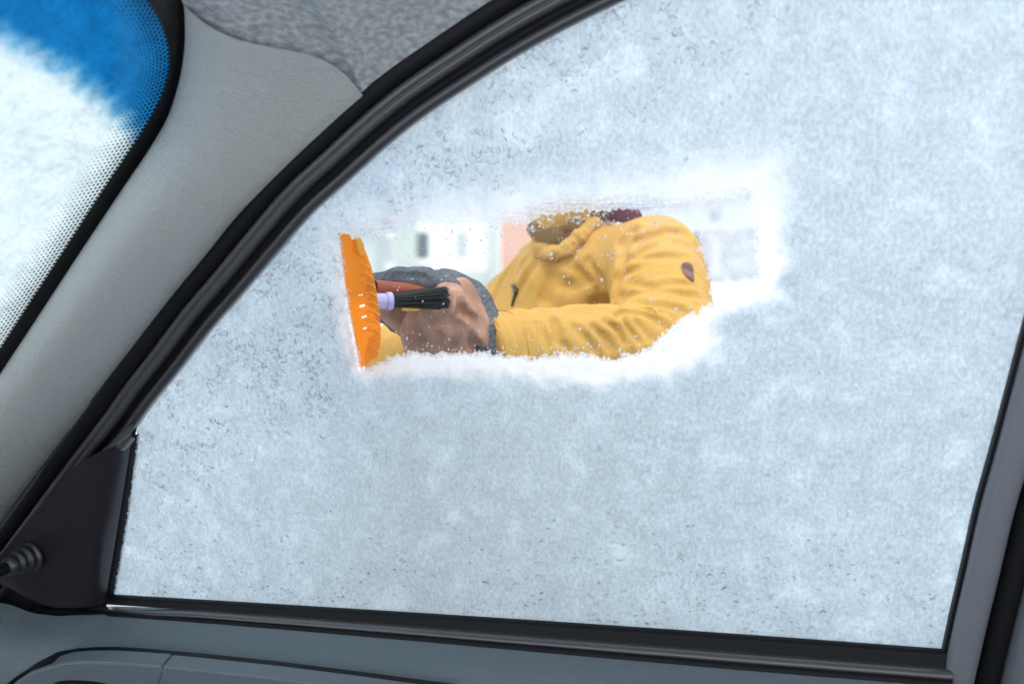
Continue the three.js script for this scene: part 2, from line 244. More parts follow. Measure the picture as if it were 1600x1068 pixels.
mesh('mirror_base', toWin(new THREE.ShapeGeometry(new THREE.Shape([[-400, 1010], [-160, 1010], [30, 905], [140, 760], [214, 664], [166, 934], [166, 990], [100, 1010]].map(([x, y]) => new THREE.Vector2(...ab(x, y, -0.003))))), -0.003), M.dark, door);
{ // black triangular cover in the front corner of the door window, with the mirror lever in its boot
  const cols = [
    [[[206, 676], [204, 690], [196, 745], [184, 820], [174, 880], [164, 938]], 0.0045],
    [[[192, 690], [191, 700], [184, 755], [172, 825], [163, 885], [156, 943]], 0.016],
    [[[160, 704], [158, 715], [153, 765], [150, 830], [146, 890], [140, 947]], 0.029],
    [[[118, 726], [115, 738], [112, 785], [112, 840], [112, 895], [112, 949]], 0.031],
    [[[84, 764], [80, 775], [74, 815], [74, 860], [72, 900], [78, 947]], 0.029],
    [[[40, 818], [36, 828], [26, 855], [24, 880], [26, 905], [40, 932]], 0.027],
    [[[-10, 880], [-12, 884], [-14, 890], [-14, 896], [-12, 902], [-4, 912]], 0.022],
    [[[-60, 940], [-60, 942], [-60, 944], [-60, 946], [-60, 948], [-60, 950]], 0.012],
  ].map(([p, m], k) => { const c = curve(p.map(([x, y]) => onWin(x, y, m)), 30); return c; });
  const rows = []; for (let j = 0; j <= 30; j++) rows.push(curve(cols.map((c) => c[j]), 40));
  const sail = mesh('mirror_cover', gridGeo(40, 30, (u, v, i, j) => rows[j][i], (u, v, p) => [p.x, p.y]), M.sail, door);
  const base = onWin(50, 868, 0.029), tip = onWin(8, 887, 0.058), ax = tip.clone().sub(base), L = ax.length();
  const prof = [[0.0001, 0], [0.0165, 0], [0.0165, 0.003], [0.014, 0.0045], [0.0138, 0.006], [0.015, 0.008], [0.0148, 0.0105], [0.0118, 0.012], [0.0115, 0.0135], [0.013, 0.0155], [0.0128, 0.018], [0.0098, 0.0195], [0.0096, 0.021], [0.0108, 0.023], [0.0104, 0.0265], [0.0075, 0.029], [0.005, 0.03], [0.0001, 0.03]];
  const put = (o) => { o.position.copy(base); o.quaternion.setFromUnitVectors(V3(0, 1, 0), ax.clone().normalize()); return o; };
  put(mesh('lever_boot', new THREE.LatheGeometry(smoothProf(prof, 70).map(([x, y]) => new THREE.Vector2(Math.max(x * 0.86, 0.0001), y * L / 0.03)), 36), M.boot, door));
  put(mesh('mirror_lever', new THREE.LatheGeometry([[0.0001, 0.02], [0.0055, 0.02], [0.0055, 0.07], [0.0068, 0.085], [0.006, 0.092], [0.0001, 0.094]].map(([x, y]) => new THREE.Vector2(x, y)), 20), M.rubber, door));
  // glossy end of the window frame that flares over the cover
  const flare = [[[128, 738], [150, 712], [172, 690], [192, 672], [207, 664]], [[134, 741], [160, 728], [180, 714], [195, 702], [205, 690]]].map((p) => curve(p.map(([x, y]) => onWin(x, y, 0.018)), 20));
  mesh('frame_end', gridGeo(20, 8, (u, v, i) => flare[0][i].clone().lerp(flare[1][i], v).addScaledVector(WN, 0.007 * Math.sin(Math.PI * v) - 0.006 * u)), M.gloss, door);
}
{ // grab handle surround low on the door: two pieces parted by a slanting gap, each standing in a dark groove
  const q = (x, y, m) => { const p = onWin(x, y, m).sub(WO); return new THREE.Vector2(p.x, p.dot(WU)); };
  const m0 = 0.0875;
  const slab = (pts, name, mat, depth, m, bevel) => { const s = new THREE.Shape(pts.map(([x, y]) => q(x, y, m))); const g = new THREE.ExtrudeGeometry(s, { depth, bevelEnabled: bevel > 0, bevelSize: bevel, bevelThickness: bevel, bevelSegments: 4 }); return mesh(name, toWin(g, m - depth), mat, door); };
  slab([[-60, 1190], [-40, 1130], [-22, 1100], [0, 1076], [22, 1059], [45, 1046], [70, 1038], [100, 1033], [130, 1031], [165, 1031], [200, 1033], [300, 1042], [420, 1055], [560, 1073], [700, 1092], [760, 1130], [700, 1190]], 'handle_groove', M.rubber, 0.02, m0 - 0.0035, 0);
  const grip = slab([[-30, 1180], [-14, 1120], [6, 1090], [26, 1069], [48, 1054], [74, 1045], [102, 1037], [130, 1035], [165, 1035], [200, 1037], [250, 1041], [252, 1046], [244, 1066], [232, 1090], [200, 1180]], 'handle_surround', M.panel, 0.014, m0, 0.0025);
  slab([[259, 1042], [300, 1046], [420, 1059], [560, 1077], [680, 1094], [740, 1130], [690, 1180], [215, 1180], [240, 1100], [252, 1068]], 'switch_plate', M.panel, 0.014, m0, 0.002);
  const o = onWin(135, 1074, m0 + 0.004), cup = new THREE.SphereGeometry(1, 32, 12); cup.scale(0.034, 0.0065, 0.006);
  const c = mesh('handle_cup', cup, M.rubber, door); c.position.copy(o); c.rotation.x = -TILT;
}

// rubber strips of the body round the door opening
mesh('door_gap', sweepWin(abTop, 260, [[0.0088, -0.007], [0.012, -0.009], [0.0165, -0.006]]), M.rubber, car);
mesh('front_pillar', sweepWin(abTop, 260, [[0.016, -0.012], [0.046, -0.012], [0.075, 0.004], [0.11, 0.01]]), M.dark, car);
mesh('weatherstrip', sweepWin(abTop, 260, smoothProf([[0.0145, -0.006], [0.0148, 0.002], [0.0165, 0.0052], [0.0195, 0.006], [0.0212, 0.0048], [0.0224, 0.0062], [0.0255, 0.0066], [0.0282, 0.004], [0.0288, -0.002]], 40)), M.gloss, car);
mesh('body_seal', sweepWin(abTop, 260, smoothProf([[0.0285, -0.003], [0.0292, 0.003], [0.0325, 0.0068], [0.0375, 0.008], [0.042, 0.0068], [0.0445, 0.002]], 20)), M.rubber, car);
mesh('rear_body_seal', sweepWin(abRear, 90, smoothProf([[0.0275, -0.004], [0.029, 0.004], [0.033, 0.008], [0.039, 0.009], [0.044, 0.006], [0.0455, -0.002]], 20)), M.rubber, car);
mesh('centre_pillar', sweepWin(abRear.concat([ab(1400, 1400)]), 90, smoothProf([[0.0445, 0.0], [0.047, 0.016], [0.06, 0.03], [0.09, 0.038], [0.13, 0.036], [0.16, 0.02], [0.17, -0.02]], 30)), M.pillarB, car);

// front pillar trim, stretched between the windscreen and the door seal
const pxL = [[287, 8], [289, 40], [287, 85], [279, 130], [262, 182], [236, 228], [190, 296], [118, 404], [55, 500], [0, 583], [-90, 716], [-220, 900]];
const pxR = [[567, 149], [538, 174], [504, 205], [452, 254], [400, 306], [366, 342], [321, 398], [266, 465], [213, 533], [157, 605], [101, 680], [47, 752], [10, 802], [-100, 960]];
const pxSeam = [[287, 8], [306, 26], [330, 44], [372, 64], [420, 75], [468, 84], [508, 97], [540, 119], [567, 149]];
{
  const N = 64, K = 36;
  const Lc = curve(pxL.map(([x, y]) => onShield(x, y, 0.007)), N), Rc = curve(pxR.map(([x, y]) => onWin(x, y, 0.011)), N);
  const P0 = Lc[0], P1 = Rc[0], top = curve(pxSeam.map(([x, y], k) => { const s = k / 8, d = lerp(P0.clone().sub(EYE).dot(FWD), P1.clone().sub(EYE).dot(FWD), s); return atDepth(x, y, d - 0.012 * Math.sin(Math.PI * s)); }), K);
  const bot = (u) => Lc[N].clone().lerp(Rc[N], u);
  const inward = V3(0.42, -0.12, 0.9).normalize();
  const f = (u, v) => {
    const i = u * K, j = v * N, T = top[Math.round(i)], B = bot(u), Lp = Lc[Math.round(j)], Rp = Rc[Math.round(j)];
    const p = T.clone().multiplyScalar(1 - v).addScaledVector(B, v).addScaledVector(Lp, 1 - u).addScaledVector(Rp, u);
    p.addScaledVector(P0, -(1 - u) * (1 - v)).addScaledVector(P1, -u * (1 - v)).addScaledVector(Lc[N], -(1 - u) * v).addScaledVector(Rc[N], -u * v);
    return p.addScaledVector(inward, 0.034 * Math.pow(Math.sin(Math.PI * u), 0.58) * sstep(0, 0.28, v) + 0.006 * Math.pow(Math.sin(Math.PI * u), 0.5) * (1 - sstep(0, 0.28, v)));
  };
  mesh('pillar_trim', gridGeo(K, N, f, (u, v) => [u * 0.16 + 0.02 * v, v * 0.55]), M.trim, car).userData.label = 'light grey vinyl front pillar trim';
  // roof lining: starts behind the trim and the seal and runs up into the roof
  const seal = curve(abTop.slice(10).map(([a, b]) => V3(a, b, 0)), 90), tail = [];
  const pre = curve(pxSeam.map(([x, y], k) => { const s = k / 8, d = lerp(P0.clone().sub(EYE).dot(FWD), P1.clone().sub(EYE).dot(FWD), s); return atDepth(x, y, d - 0.012 * Math.sin(Math.PI * s) + 0.005); }), 30);
  const pxEdge = [[569, 143], [620, 106], [684, 62], [735, 27], [779, -2], [860, -52], [970, -112], [1100, -170], [1300, -225], [1600, -260], [1760, -255]];
  const post = curve(pxEdge.map(([x, y]) => onWin(x, y, 0.006)), 60);
  const last = post[60], B = [...pre, ...post.slice(1), ...[0.12, 0.3, 0.6, 1.0].map((d) => last.clone().add(V3(d, 0, 0)))], n = B.length - 1;
  const roofY = 1.535;
  mesh('roof_lining', gridGeo(n, 40, (u, v, i, j) => {
    const b = B[i], s = i / n, U = V3(Math.max(b.x, -0.52 + 0.0 * s) + (i < 20 ? -0.06 * (1 - i / 20) : 0), roofY - 0.05 * (1 - sstep(0, 0.25, s)), -0.13), C = b.clone().add(V3(0.0, 0.055, 0.05));
    if (j < 2) return b.clone().add(V3(0, j ? 0 : -0.03, j ? 0 : -0.035));
    const w = (j - 1) / 39;
    if (w < 0.7) { const t = w / 0.7; return b.clone().multiplyScalar((1 - t) * (1 - t)).addScaledVector(C, 2 * t * (1 - t)).addScaledVector(U, t * t); }
    const t = (w - 0.7) / 0.3; return V3(U.x, U.y - 0.11 * t * t, -0.13 + 0.62 * t);
  }, (u, v, p) => [p.x + p.y * 0.7, p.z * 1.1 + p.y * 0.5]), M.liner, car);
}

// windscreen with its dark ceramic border, dot fringe and blue shade band
{
  const b1 = shieldPQ(onShield(205, 196)), b0 = shieldPQ(onShield(0, 52)), bm = shieldPQ(onShield(110, 112));
  const pr = [-0.16, 1.2], qr = [-0.14, 0.62];
  // quadratic through the three marks: where the dyed band ends
  const qb = (p) => { const [x0, y0] = b1, [x1, y1] = bm, [x2, y2] = b0; return y0 * (p - x1) * (p - x2) / ((x0 - x1) * (x0 - x2)) + y1 * (p - x0) * (p - x2) / ((x1 - x0) * (x1 - x2)) + y2 * (p - x0) * (p - x1) / ((x2 - x0) * (x2 - x1)); };
  const tint = dataTex(768, 512, (x, y) => {
    const p = lerp(pr[0], pr[1], (x + 0.5) / 768), q = lerp(qr[0], qr[1], (y + 0.5) / 512), pc = Math.min(p, b0[0] + 0.02), e = qb(pc) - q + 0.005 * n2(p * 110, q * 90, 0, 4) + 0.002 * n2(p * 420, q * 320, 0, 6), t = sstep(-0.016, 0.014, e);
    return [lerp(0.97, 0.1, t), lerp(0.985, 0.5, t), lerp(0.985, 0.74, t)];
  }, true, false);
  const g = gridGeo(40, 24, (u, v) => shield(lerp(...pr, u), lerp(...qr, v)), (u, v) => [u, v]);
  const ws = mesh('windscreen', g, phy([1, 1, 1], 0, { transmission: 1, thickness: 0, map: tint, specularIntensity: 0.5 }), car);
  const pxIn = [[190, -70], [212, -30], [229, 0], [247, 28], [259, 58], [264, 92], [260, 126], [248, 158], [230, 192], [205, 230], [160, 297], [90, 405], [30, 497], [-8, 556], [-110, 712], [-220, 880]];
  const pxOut = [[290, -130], [310, -80], [318, -30], [322, 10], [325, 60], [325, 100], [318, 140], [302, 190], [280, 230], [250, 272], [205, 338], [138, 445], [75, 540], [38, 600], [-60, 750], [-170, 920]];
  const inn = curve(pxIn.map(([x, y]) => onShield(x, y, 0.0015)), 120), out = curve(pxOut.map(([x, y]) => onShield(x, y, 0.0015)), 120);
  mesh('ceramic_border', gridGeo(120, 3, (u, v, i) => inn[i].clone().lerp(out[i], v)), M.frit, ws);
  const dot = new THREE.CircleGeometry(1, 8), rows = 10, list = [], q4 = new THREE.Quaternion().setFromUnitVectors(V3(0, 0, 1), V3(NX, NY, 0).normalize());
  let total = 0; for (let i = 1; i <= 120; i++) total += inn[i].distanceTo(inn[i - 1]);
  const fine = new THREE.CatmullRomCurve3(inn).getSpacedPoints(Math.round(total / 0.0036));
  for (let r = 0; r < rows; r++) for (let i = 1; i < fine.length - 1; i++) {
    const t = fine[i + 1].clone().sub(fine[i - 1]).normalize(), side = V3(NX, NY, 0).cross(t).normalize();
    if (side.z < 0 && side.x > 0) side.negate();
    const c = fine[i].clone().addScaledVector(t, r % 2 ? 0.0018 : 0).addScaledVector(side, (r + 0.25) * 0.0027), rad = 0.0016 * (1 - r / (rows + 1.5));
    const [p, q] = shieldPQ(c); list.push(new THREE.Matrix4().compose(shield(p, q, 0.0013), q4, V3(rad, rad, rad)));
  }
  const im = new THREE.InstancedMesh(dot, M.frit, list.length); list.forEach((m, i) => im.setMatrixAt(i, m)); im.name = 'dot_fringe'; im.userData.kind = 'stuff'; ws.add(im);
}
// the rest of the shell that closes the cabin: dashboard, floor, far sill, back, outer skin; the seat-side door stands open
{
  const box = (name, x0, x1, y0, y1, z0, z1, m, r = 0.03) => { const g = new RoundedBoxGeometry(x1 - x0, y1 - y0, z1 - z0, 4, r); const o = mesh(name, g, m, car); o.position.set((x0 + x1) / 2, (y0 + y1) / 2, (z0 + z1) / 2); return o; };
  box('dashboard', -1.2, -0.72, 0.55, 0.9, -0.82, 0.6, M.panel, 0.08);
  box('floor_pan', -1.3, 2.1, 0.22, 0.3, -0.85, 0.62, M.carpet);
  box('rear_bulkhead', 1.9, 2.0, 0.28, 1.42, -0.8, 0.56, M.seat);
  box('bulkhead', -1.35, -1.22, 0.25, 0.95, -0.84, 0.62, M.dark);
  box('seat_cushion', -0.25, 0.32, 0.36, 0.55, -0.72, -0.22, M.seat, 0.07);
  const sb = box('seat_back', 0.36, 0.52, 0.45, 1.0, -0.72, -0.22, M.seat, 0.06); sb.rotation.z = -0.3; sb.position.x += 0.12;
  box('far_sill', -1.3, 2.1, 0.22, 0.42, 0.6, 0.68, M.paint);
  box('door_skin', -1.0, 0.24, 0.28, 0.93, -0.93, -0.885, M.paint, 0.02);
  box('rear_side', 0.27, 2.1, 0.28, 0.93, -0.93, -0.85, M.panel, 0.02);
  box('bonnet', -2.2, -1.1, 0.75, 0.86, -0.84, 0.6, M.paint, 0.05);
}

// ------------------------------------------------------------------ snow on the panes
function polyDist(P, x, y) {   // signed: negative inside
  let d = 1e9, s = false;
  for (let i = 0, j = P.length - 1; i < P.length; j = i++) {
    const ax = P[j][0], ay = P[j][1], bx = P[i][0] - ax, by = P[i][1] - ay, px = x - ax, py = y - ay, h = clamp((px * bx + py * by) / (bx * bx + by * by), 0, 1), ex = px - bx * h, ey = py - by * h;
    d = Math.min(d, ex * ex + ey * ey);
    if ((P[i][1] > y) !== (P[j][1] > y) && x < (P[j][0] - P[i][0]) * (y - P[i][1]) / (P[j][1] - P[i][1]) + P[i][0]) s = !s;
  }
  return (s ? -1 : 1) * Math.sqrt(d);
}
const SM = -0.004;   // the layer lies on the outer face of the pane
const toAB = (l) => l.map(([x, y]) => ab(x, y, SM));
// wiped clean by the scraper
const clearP = toAB([[530, 363], [537, 362], [560, 372], [588, 374], [612, 364], [640, 352], [668, 348], [700, 352], [740, 349], [790, 352], [826, 350], [850, 336], [880, 332], [920, 330], [965, 328], [1000, 326], [1040, 330], [1068, 345], [1090, 365], [1100, 400], [1108, 440], [1112, 474], [1090, 487], [1062, 498], [1040, 517], [1016, 541], [985, 553], [955, 560], [915, 553], [880, 552], [845, 557], [800, 557], [760, 550], [715, 550], [680, 552], [645, 549], [610, 556], [588, 566], [571, 575], [563, 574], [546, 480]]);
// thin scrapings left on the glass: milky, see-through on the right
const veilP = toAB([[1000, 322], [1060, 314], [1120, 304], [1176, 297], [1184, 330], [1188, 400], [1190, 452], [1150, 458], [1116, 474], [1060, 430], [1020, 360]]);
const filmP = toAB([[512, 346], [600, 336], [700, 316], [820, 298], [940, 286], [1050, 268], [1150, 252], [1218, 246], [1224, 320], [1224, 420], [1218, 470], [1150, 480], [1124, 500], [1116, 560], [1070, 578], [1000, 596], [940, 606], [880, 600], [800, 590], [700, 588], [600, 592], [548, 592], [528, 500]]);
// an older stroke of the scraper higher up
const strokeP = toAB([[762, 186], [830, 146], [900, 110], [1006, 60], [1010, 112], [960, 138], [880, 165], [800, 192]]);
const A0 = -0.70, A1 = 0.34, B0 = -0.03, B1 = 0.585, TW = 2048, TH = 1210;
const grid = (P, st = 4) => { const w = Math.ceil(TW / st) + 2, h = Math.ceil(TH / st) + 2, d = new Float32Array(w * h); for (let y = 0; y < h; y++) for (let x = 0; x < w; x++) d[y * w + x] = polyDist(P, A0 + (A1 - A0) * x * st / TW, B0 + (B1 - B0) * y * st / TH); return (a, b) => { const X = clamp((a - A0) / (A1 - A0) * TW / st, 0, w - 1.01), Y = clamp((b - B0) / (B1 - B0) * TH / st, 0, h - 1.01), i = Math.floor(X), j = Math.floor(Y), u = X - i, v = Y - j, o = j * w + i; return (d[o] * (1 - u) + d[o + 1] * u) * (1 - v) + (d[o + w] * (1 - u) + d[o + w + 1] * u) * v; }; };
const dClear = grid(clearP), dVeil = grid(veilP), dFilm = grid(filmP), dStroke = grid(strokeP), dOut = grid(outline);
const ragged = (a, b) => (a < -0.375 ? 0.35 : 1) * ragged0(a, b);
const ragged0 = (a, b) => 0.0042 * fbm2(a * 120, b * 120, 3, 0, 31) + 0.0032 * n2(a * 520, b * 520, 0, 32) + 0.0012 * n2(a * 1400, b * 1400, 0, 33);
const dTop = grid(abTop.slice(4, 18).concat([[0.2, 0.9], [-0.9, 0.9]]), 8);
// hairline cracks and frozen droplets in the layer, drawn where they show
const marks = (() => {
  const c = document.createElement('canvas'); c.width = TW; c.height = TH; const x = c.getContext('2d'), r = rng(41);
  x.fillStyle = '#000'; x.fillRect(0, 0, TW, TH); x.lineCap = 'round'; x.lineJoin = 'round';
  const X = (a) => (a - A0) / (A1 - A0) * TW, Y = (b) => (b - B0) / (B1 - B0) * TH;
  const curl = (a, b, w, al, seg, stepPx, turn) => { let px = X(a), py = Y(b), th = r() * 6.28; const bend = (r() - 0.5) * turn; x.strokeStyle = `rgba(255,255,255,${al})`; x.lineWidth = w; x.beginPath(); x.moveTo(px, py); for (let i = 0; i < seg; i++) { th += bend + (r() - 0.5) * 1.4; px += Math.cos(th) * stepPx; py += Math.sin(th) * stepPx; x.lineTo(px, py); } x.stroke(); };
  for (let i = 0; i < 90000; i++) {
    const a = lerp(A0, A1, r()), b = lerp(B0, B1, r()), k = r(), near = Math.abs(dTop(a, b)), clump = 0.5 + 0.5 * n2(a * 26, b * 26, 0, 3) + 0.35 * n2(a * 70, b * 70, 0, 5);
    let p = 0.006 * sstep(0.35, 0.9, clump);
    p = Math.max(p, 0.5 * sstep(0.12, 0.01, near) * sstep(0.32, 0.75, clump));
    p = Math.max(p, 0.6 * sstep(0.1, 0.02, Math.hypot(a + 0.37, (b - 0.28) * 0.7)) * sstep(0.2, 0.7, clump));
    if (k < p) curl(a, b, 0.8 + r() * 0.9, 0.25 + 0.65 * r() * r(), 2 + Math.floor(r() * 4), 1.2 + 1.8 * r(), 1.6);
  }
  for (let i = 0; i < 1500; i++) {   // droplets caught along the bottom edge: open arcs
    const a = lerp(-0.6, 0.17, r()), h = Math.pow(r(), 1.6) * 0.1, b = 0.004 + h; if (n2(a * 30, b * 30, 0, 8) < -0.15 + 0.2 * h / 0.1 || r() < 0.35) continue;
    const rad = (1.5 + 3.5 * r() * r()), st = Math.PI * (0.1 + 0.25 * r()), an = r() * 0.8 - 0.4;
    x.strokeStyle = `rgba(255,255,255,${0.25 + 0.65 * r() * r()})`; x.lineWidth = 1.0 + 1.7 * r(); x.beginPath(); x.arc(X(a), Y(b), rad, st + an, Math.PI * (0.55 + 0.35 * r()) + an); x.stroke();
  }
  return x.getImageData(0, 0, TW, TH).data;
})();
const fB0 = ab(800, 520)[1], fB1 = ab(800, 420)[1];
// red: how much light the snow lets through (thin or loose snow passes more); green: 1 where it scatters, less where the glass shows through
const [snowTex, snowColor] = (() => {
  const d = new Uint8Array(TW * TH * 4), cd = new Uint8Array(TW * TH * 4);
  for (let y = 0; y < TH; y++) for (let x = 0; x < TW; x++) {
    const a = A0 + (A1 - A0) * (x + 0.5) / TW, b = B0 + (B1 - B0) * (y + 0.5) / TH, o = (y * TW + x) * 4;
    const wx = 0.0022 * n2(a * 60, b * 60, 0, 1), wy = 0.0022 * n2(a * 60, b * 60, 0, 2), A = a + wx, B = b + wy;
    const big = fbm2(a * 9, b * 9, 3, 0, 61), mid = fbm2(A * 60, B * 60, 3, 0, 62), fur = n2(A * 330, B * 230, 0, 63) + 0.8 * n2(A * 560, B * 430, 0, 64), fine = n2(a * 820, b * 820, 0, 65);
    const tuft = Math.pow(Math.max(0, 0.5 + fbm2(A * 34, B * 34, 3, 0, 66)), 3);
    const vary = 0.03 * big + 0.06 * mid + 0.075 * fur + 0.08 * fine + 0.1 * (tuft - 0.2), thick = 0.52 + vary;
    const rg = ragged(a, b), df = dFilm(a, b) + 0.010 * fbm2(a * 60, b * 60, 3, 0, 71) + 0.5 * rg, ds = dStroke(a, b) + 0.004 * n2(a * 90, b * 90, 0, 73);
    const up = sstep(fB0, fB1, b - 0.16 * (a + 0.4)), film = sstep(lerp(0.009, 0.026, up), lerp(-0.008, -0.02, up), df), strk = sstep(0.002, -0.004, ds) * (0.7 + 0.4 * n2(a * 50, b * 50, 0, 74));
    let t = lerp(thick, lerp(0.92, 0.7, up * sstep(0.19, 0.1, a)) + 0.08 * mid + 0.03 * fine, film);
    t = lerp(t, 0.8 + 0.1 * mid + 0.05 * fur + 0.04 * fine, clamp(strk, 0, 1));
    t -= 0.38 * (marks[o] / 255) * (1 - 0.6 * film);
    const dv = dVeil(a, b) + 1.4 * rg, veil = sstep(0.003, -0.006, dv);
    let q = 1;
    q = lerp(q, clamp(0.74 + 0.16 * fbm2(a * 60, b * 60, 3, 0, 77) + 0.04 * n2(a * 380, b * 380, 0, 78), 0.45, 1), veil);
    const dc = dClear(a, b) + rg; q = Math.min(q, lerp(0.72 + 0.2 * n2(a * 420, b * 420, 0, 79) + 0.25 * up * n2(a * 45, b * 620, 0, 80), 1, sstep(0, lerp(0.005, 0.017, up), dc + 0.004 * up * n2(a * 60, b * 500, 0, 81))));
    const ice = clamp(lerp(0.92 + 0.6 * vary, 0.985, film), 0.3, 1) * (1 - 0.42 * (marks[o] / 255) * (1 - 0.6 * film));
    cd[o] = 255 * clamp(ice * lerp(0.915, 0.985, film), 0, 1); cd[o + 1] = 255 * clamp(ice * lerp(0.968, 0.99, film), 0, 1); cd[o + 2] = 255 * clamp(ice * 1.02, 0, 1); cd[o + 3] = 255;
    d[o] = clamp(t, 0.05, 1) * 255; d[o + 1] = clamp(q, 0, 1) * 255; d[o + 2] = 0; d[o + 3] = 255;
  }
  const mk = (b) => { const t = new THREE.DataTexture(b, TW, TH); t.magFilter = THREE.LinearFilter; t.needsUpdate = true; return t; }, ct = mk(cd); ct.colorSpace = THREE.SRGBColorSpace; return [mk(d), ct];
})();
M.snowPane = phy([1, 1, 1], 1, { map: snowColor, transmission: 1, transmissionMap: snowTex, roughnessMap: snowTex, thickness: 0, specularIntensity: 0.1 });
M.grain = phy([0.95, 0.97, 1], 1, { transmission: 0.6, thickness: 0, specularIntensity: 0.3 });
const solid = (a, b) => Math.min(dClear(a, b) + ragged(a, b), -(dOut(a, b)) + (a < -0.5 && b > 0.0035 ? -0.0045 + 0.004 * n2(a * 300, b * 300, 0, 91) : 0.002));
{
  const cell = 0.0016, nx = Math.floor((A1 - A0) / cell), ny = Math.floor((B1 - B0) / cell), f = new Float32Array((nx + 1) * (ny + 1)), P = [], U = [], I = [], vid = new Int32Array((nx + 1) * (ny + 1)).fill(-1), eid = new Map();
  for (let j = 0; j <= ny; j++) for (let i = 0; i <= nx; i++) f[j * (nx + 1) + i] = solid(A0 + i * cell, B0 + j * cell);
  const add = (a, b) => { const h = SM - 0.0012 - 0.0025 * clamp(0.5 + fbm2(a * 90, b * 90, 3, 0, 51), 0, 1) * sstep(0, 0.01, dClear(a, b)), w = win(a, b, h); P.push(w.x, w.y, w.z); U.push((a - A0) / (A1 - A0), (b - B0) / (B1 - B0)); return P.length / 3 - 1; };
  const corner = (i, j) => { const k = j * (nx + 1) + i; if (vid[k] < 0) vid[k] = add(A0 + i * cell, B0 + j * cell); return vid[k]; };
  const edge = (i, j, i2, j2) => { const k = j * (nx + 1) + i, k2 = j2 * (nx + 1) + i2, key = Math.min(k, k2) * 2 + (i === i2 ? 1 : 0); if (!eid.has(key)) { const t = f[k] / (f[k] - f[k2]); eid.set(key, add(A0 + lerp(i, i2, t) * cell, B0 + lerp(j, j2, t) * cell)); } return eid.get(key); };
  for (let j = 0; j < ny; j++) for (let i = 0; i < nx; i++) {
    const c = [[i, j], [i + 1, j], [i + 1, j + 1], [i, j + 1]], s = c.map(([x, y]) => f[y * (nx + 1) + x] > 0);
    if (!s.some(Boolean)) continue;
    const poly = [];
    for (let k = 0; k < 4; k++) { const n = (k + 1) % 4; if (s[k]) poly.push(corner(...c[k])); if (s[k] !== s[n]) poly.push(edge(...c[k], ...c[n])); }
    for (let k = 1; k < poly.length - 1; k++) I.push(poly[0], poly[k], poly[k + 1]);
  }
  const g = new THREE.BufferGeometry(); g.setAttribute('position', new THREE.Float32BufferAttribute(P, 3)); g.setAttribute('uv', new THREE.Float32BufferAttribute(U, 2)); g.setIndex(I); g.computeVertexNormals();
  tag(mesh('window_snow', g, M.snowPane), 'crust of snow and ice over the side window, scraped open around the yellow jacket', 'snow', { kind: 'stuff' });
}
{ // rear side window with the same snow
  const P = [win(0.36, 0.0, -0.01), win(1.3, 0.0, -0.01), win(1.2, 0.5, -0.01), win(0.36, 0.53, -0.01)], g = new THREE.BufferGeometry(), uv = [0.1, 0.05, 0.95, 0.05, 0.9, 0.35, 0.1, 0.35];
  g.setAttribute('position', new THREE.Float32BufferAttribute(P.flatMap((p) => p.toArray()), 3)); g.setAttribute('uv', new THREE.Float32BufferAttribute(uv, 2)); g.setIndex([0, 1, 2, 0, 2, 3]); g.computeVertexNormals();
  tag(mesh('rear_window_snow', g, M.snowPane), 'snow covering the rear side window behind the centre pillar', 'snow', { kind: 'stuff' });
}
{ // loose crystals still sticking to the scraped pane and along its front edge
  const r = rng(88), L = [], geo = new THREE.IcosahedronGeometry(1, 0), q = new THREE.Quaternion(), e = new THREE.Euler();
  const put = (a, b, s) => { q.setFromEuler(e.set(r() * 6, r() * 6, r() * 6)); L.push(new THREE.Matrix4().compose(win(a, b, SM - 0.0006), q, V3(s * (0.7 + 0.6 * r()), s * (0.7 + 0.6 * r()), 0.0005))); };
  const [ca0, cb0] = ab(530, 580), [ca1, cb1] = ab(1185, 295);
  for (let i = 0; i < 26000; i++) {
    const a = lerp(ca0, ca1, r()), b = lerp(cb0, cb1, r()), d = dClear(a, b); if (d > -0.0015) continue;
    const top = Math.exp(-Math.abs(b - ab(900, 335)[1]) / 0.022) * (a > ab(820, 340)[0] ? 1 : 0.35), bottom = Math.exp(-(b - ab(800, 556)[1]) / 0.016);
    if (a < ab(600, 480)[0]) continue;
    let p = 0.004 + 0.7 * Math.exp(d / 0.004) + 0.22 * bottom * sstep(-0.2, 0.5, n2(a * 90, b * 90, 0, 24)) + 1.1 * top * sstep(-0.1, 0.45, n2(a * 110, b * 110, 0, 4) + 0.2);
    p *= 0.35 + 0.9 * sstep(-0.3, 0.5, n2(a * 60, b * 60, 0, 14));
    if (r() < p * 0.55) put(a, b, 0.0003 + 0.0011 * Math.pow(r(), 3));
  }
  for (let i = 0; i < 420; i++) { const k = r() * 2.999, j = Math.floor(k), u = k - j, p = abLeft[j], n = abLeft[j + 1]; put(lerp(p[0], n[0], u) + 0.0015 + r() * 0.006, lerp(p[1], n[1], u), 0.0004 + 0.0011 * r() * r()); }
  const im = new THREE.InstancedMesh(geo, M.grain, L.length); L.forEach((m, i) => im.setMatrixAt(i, m)); im.name = 'snow_crystals'; im.castShadow = true; scene.add(im);
  tag(im, 'loose white snow crystals sticking to the scraped window glass', 'snow crystals', { kind: 'stuff' });
}
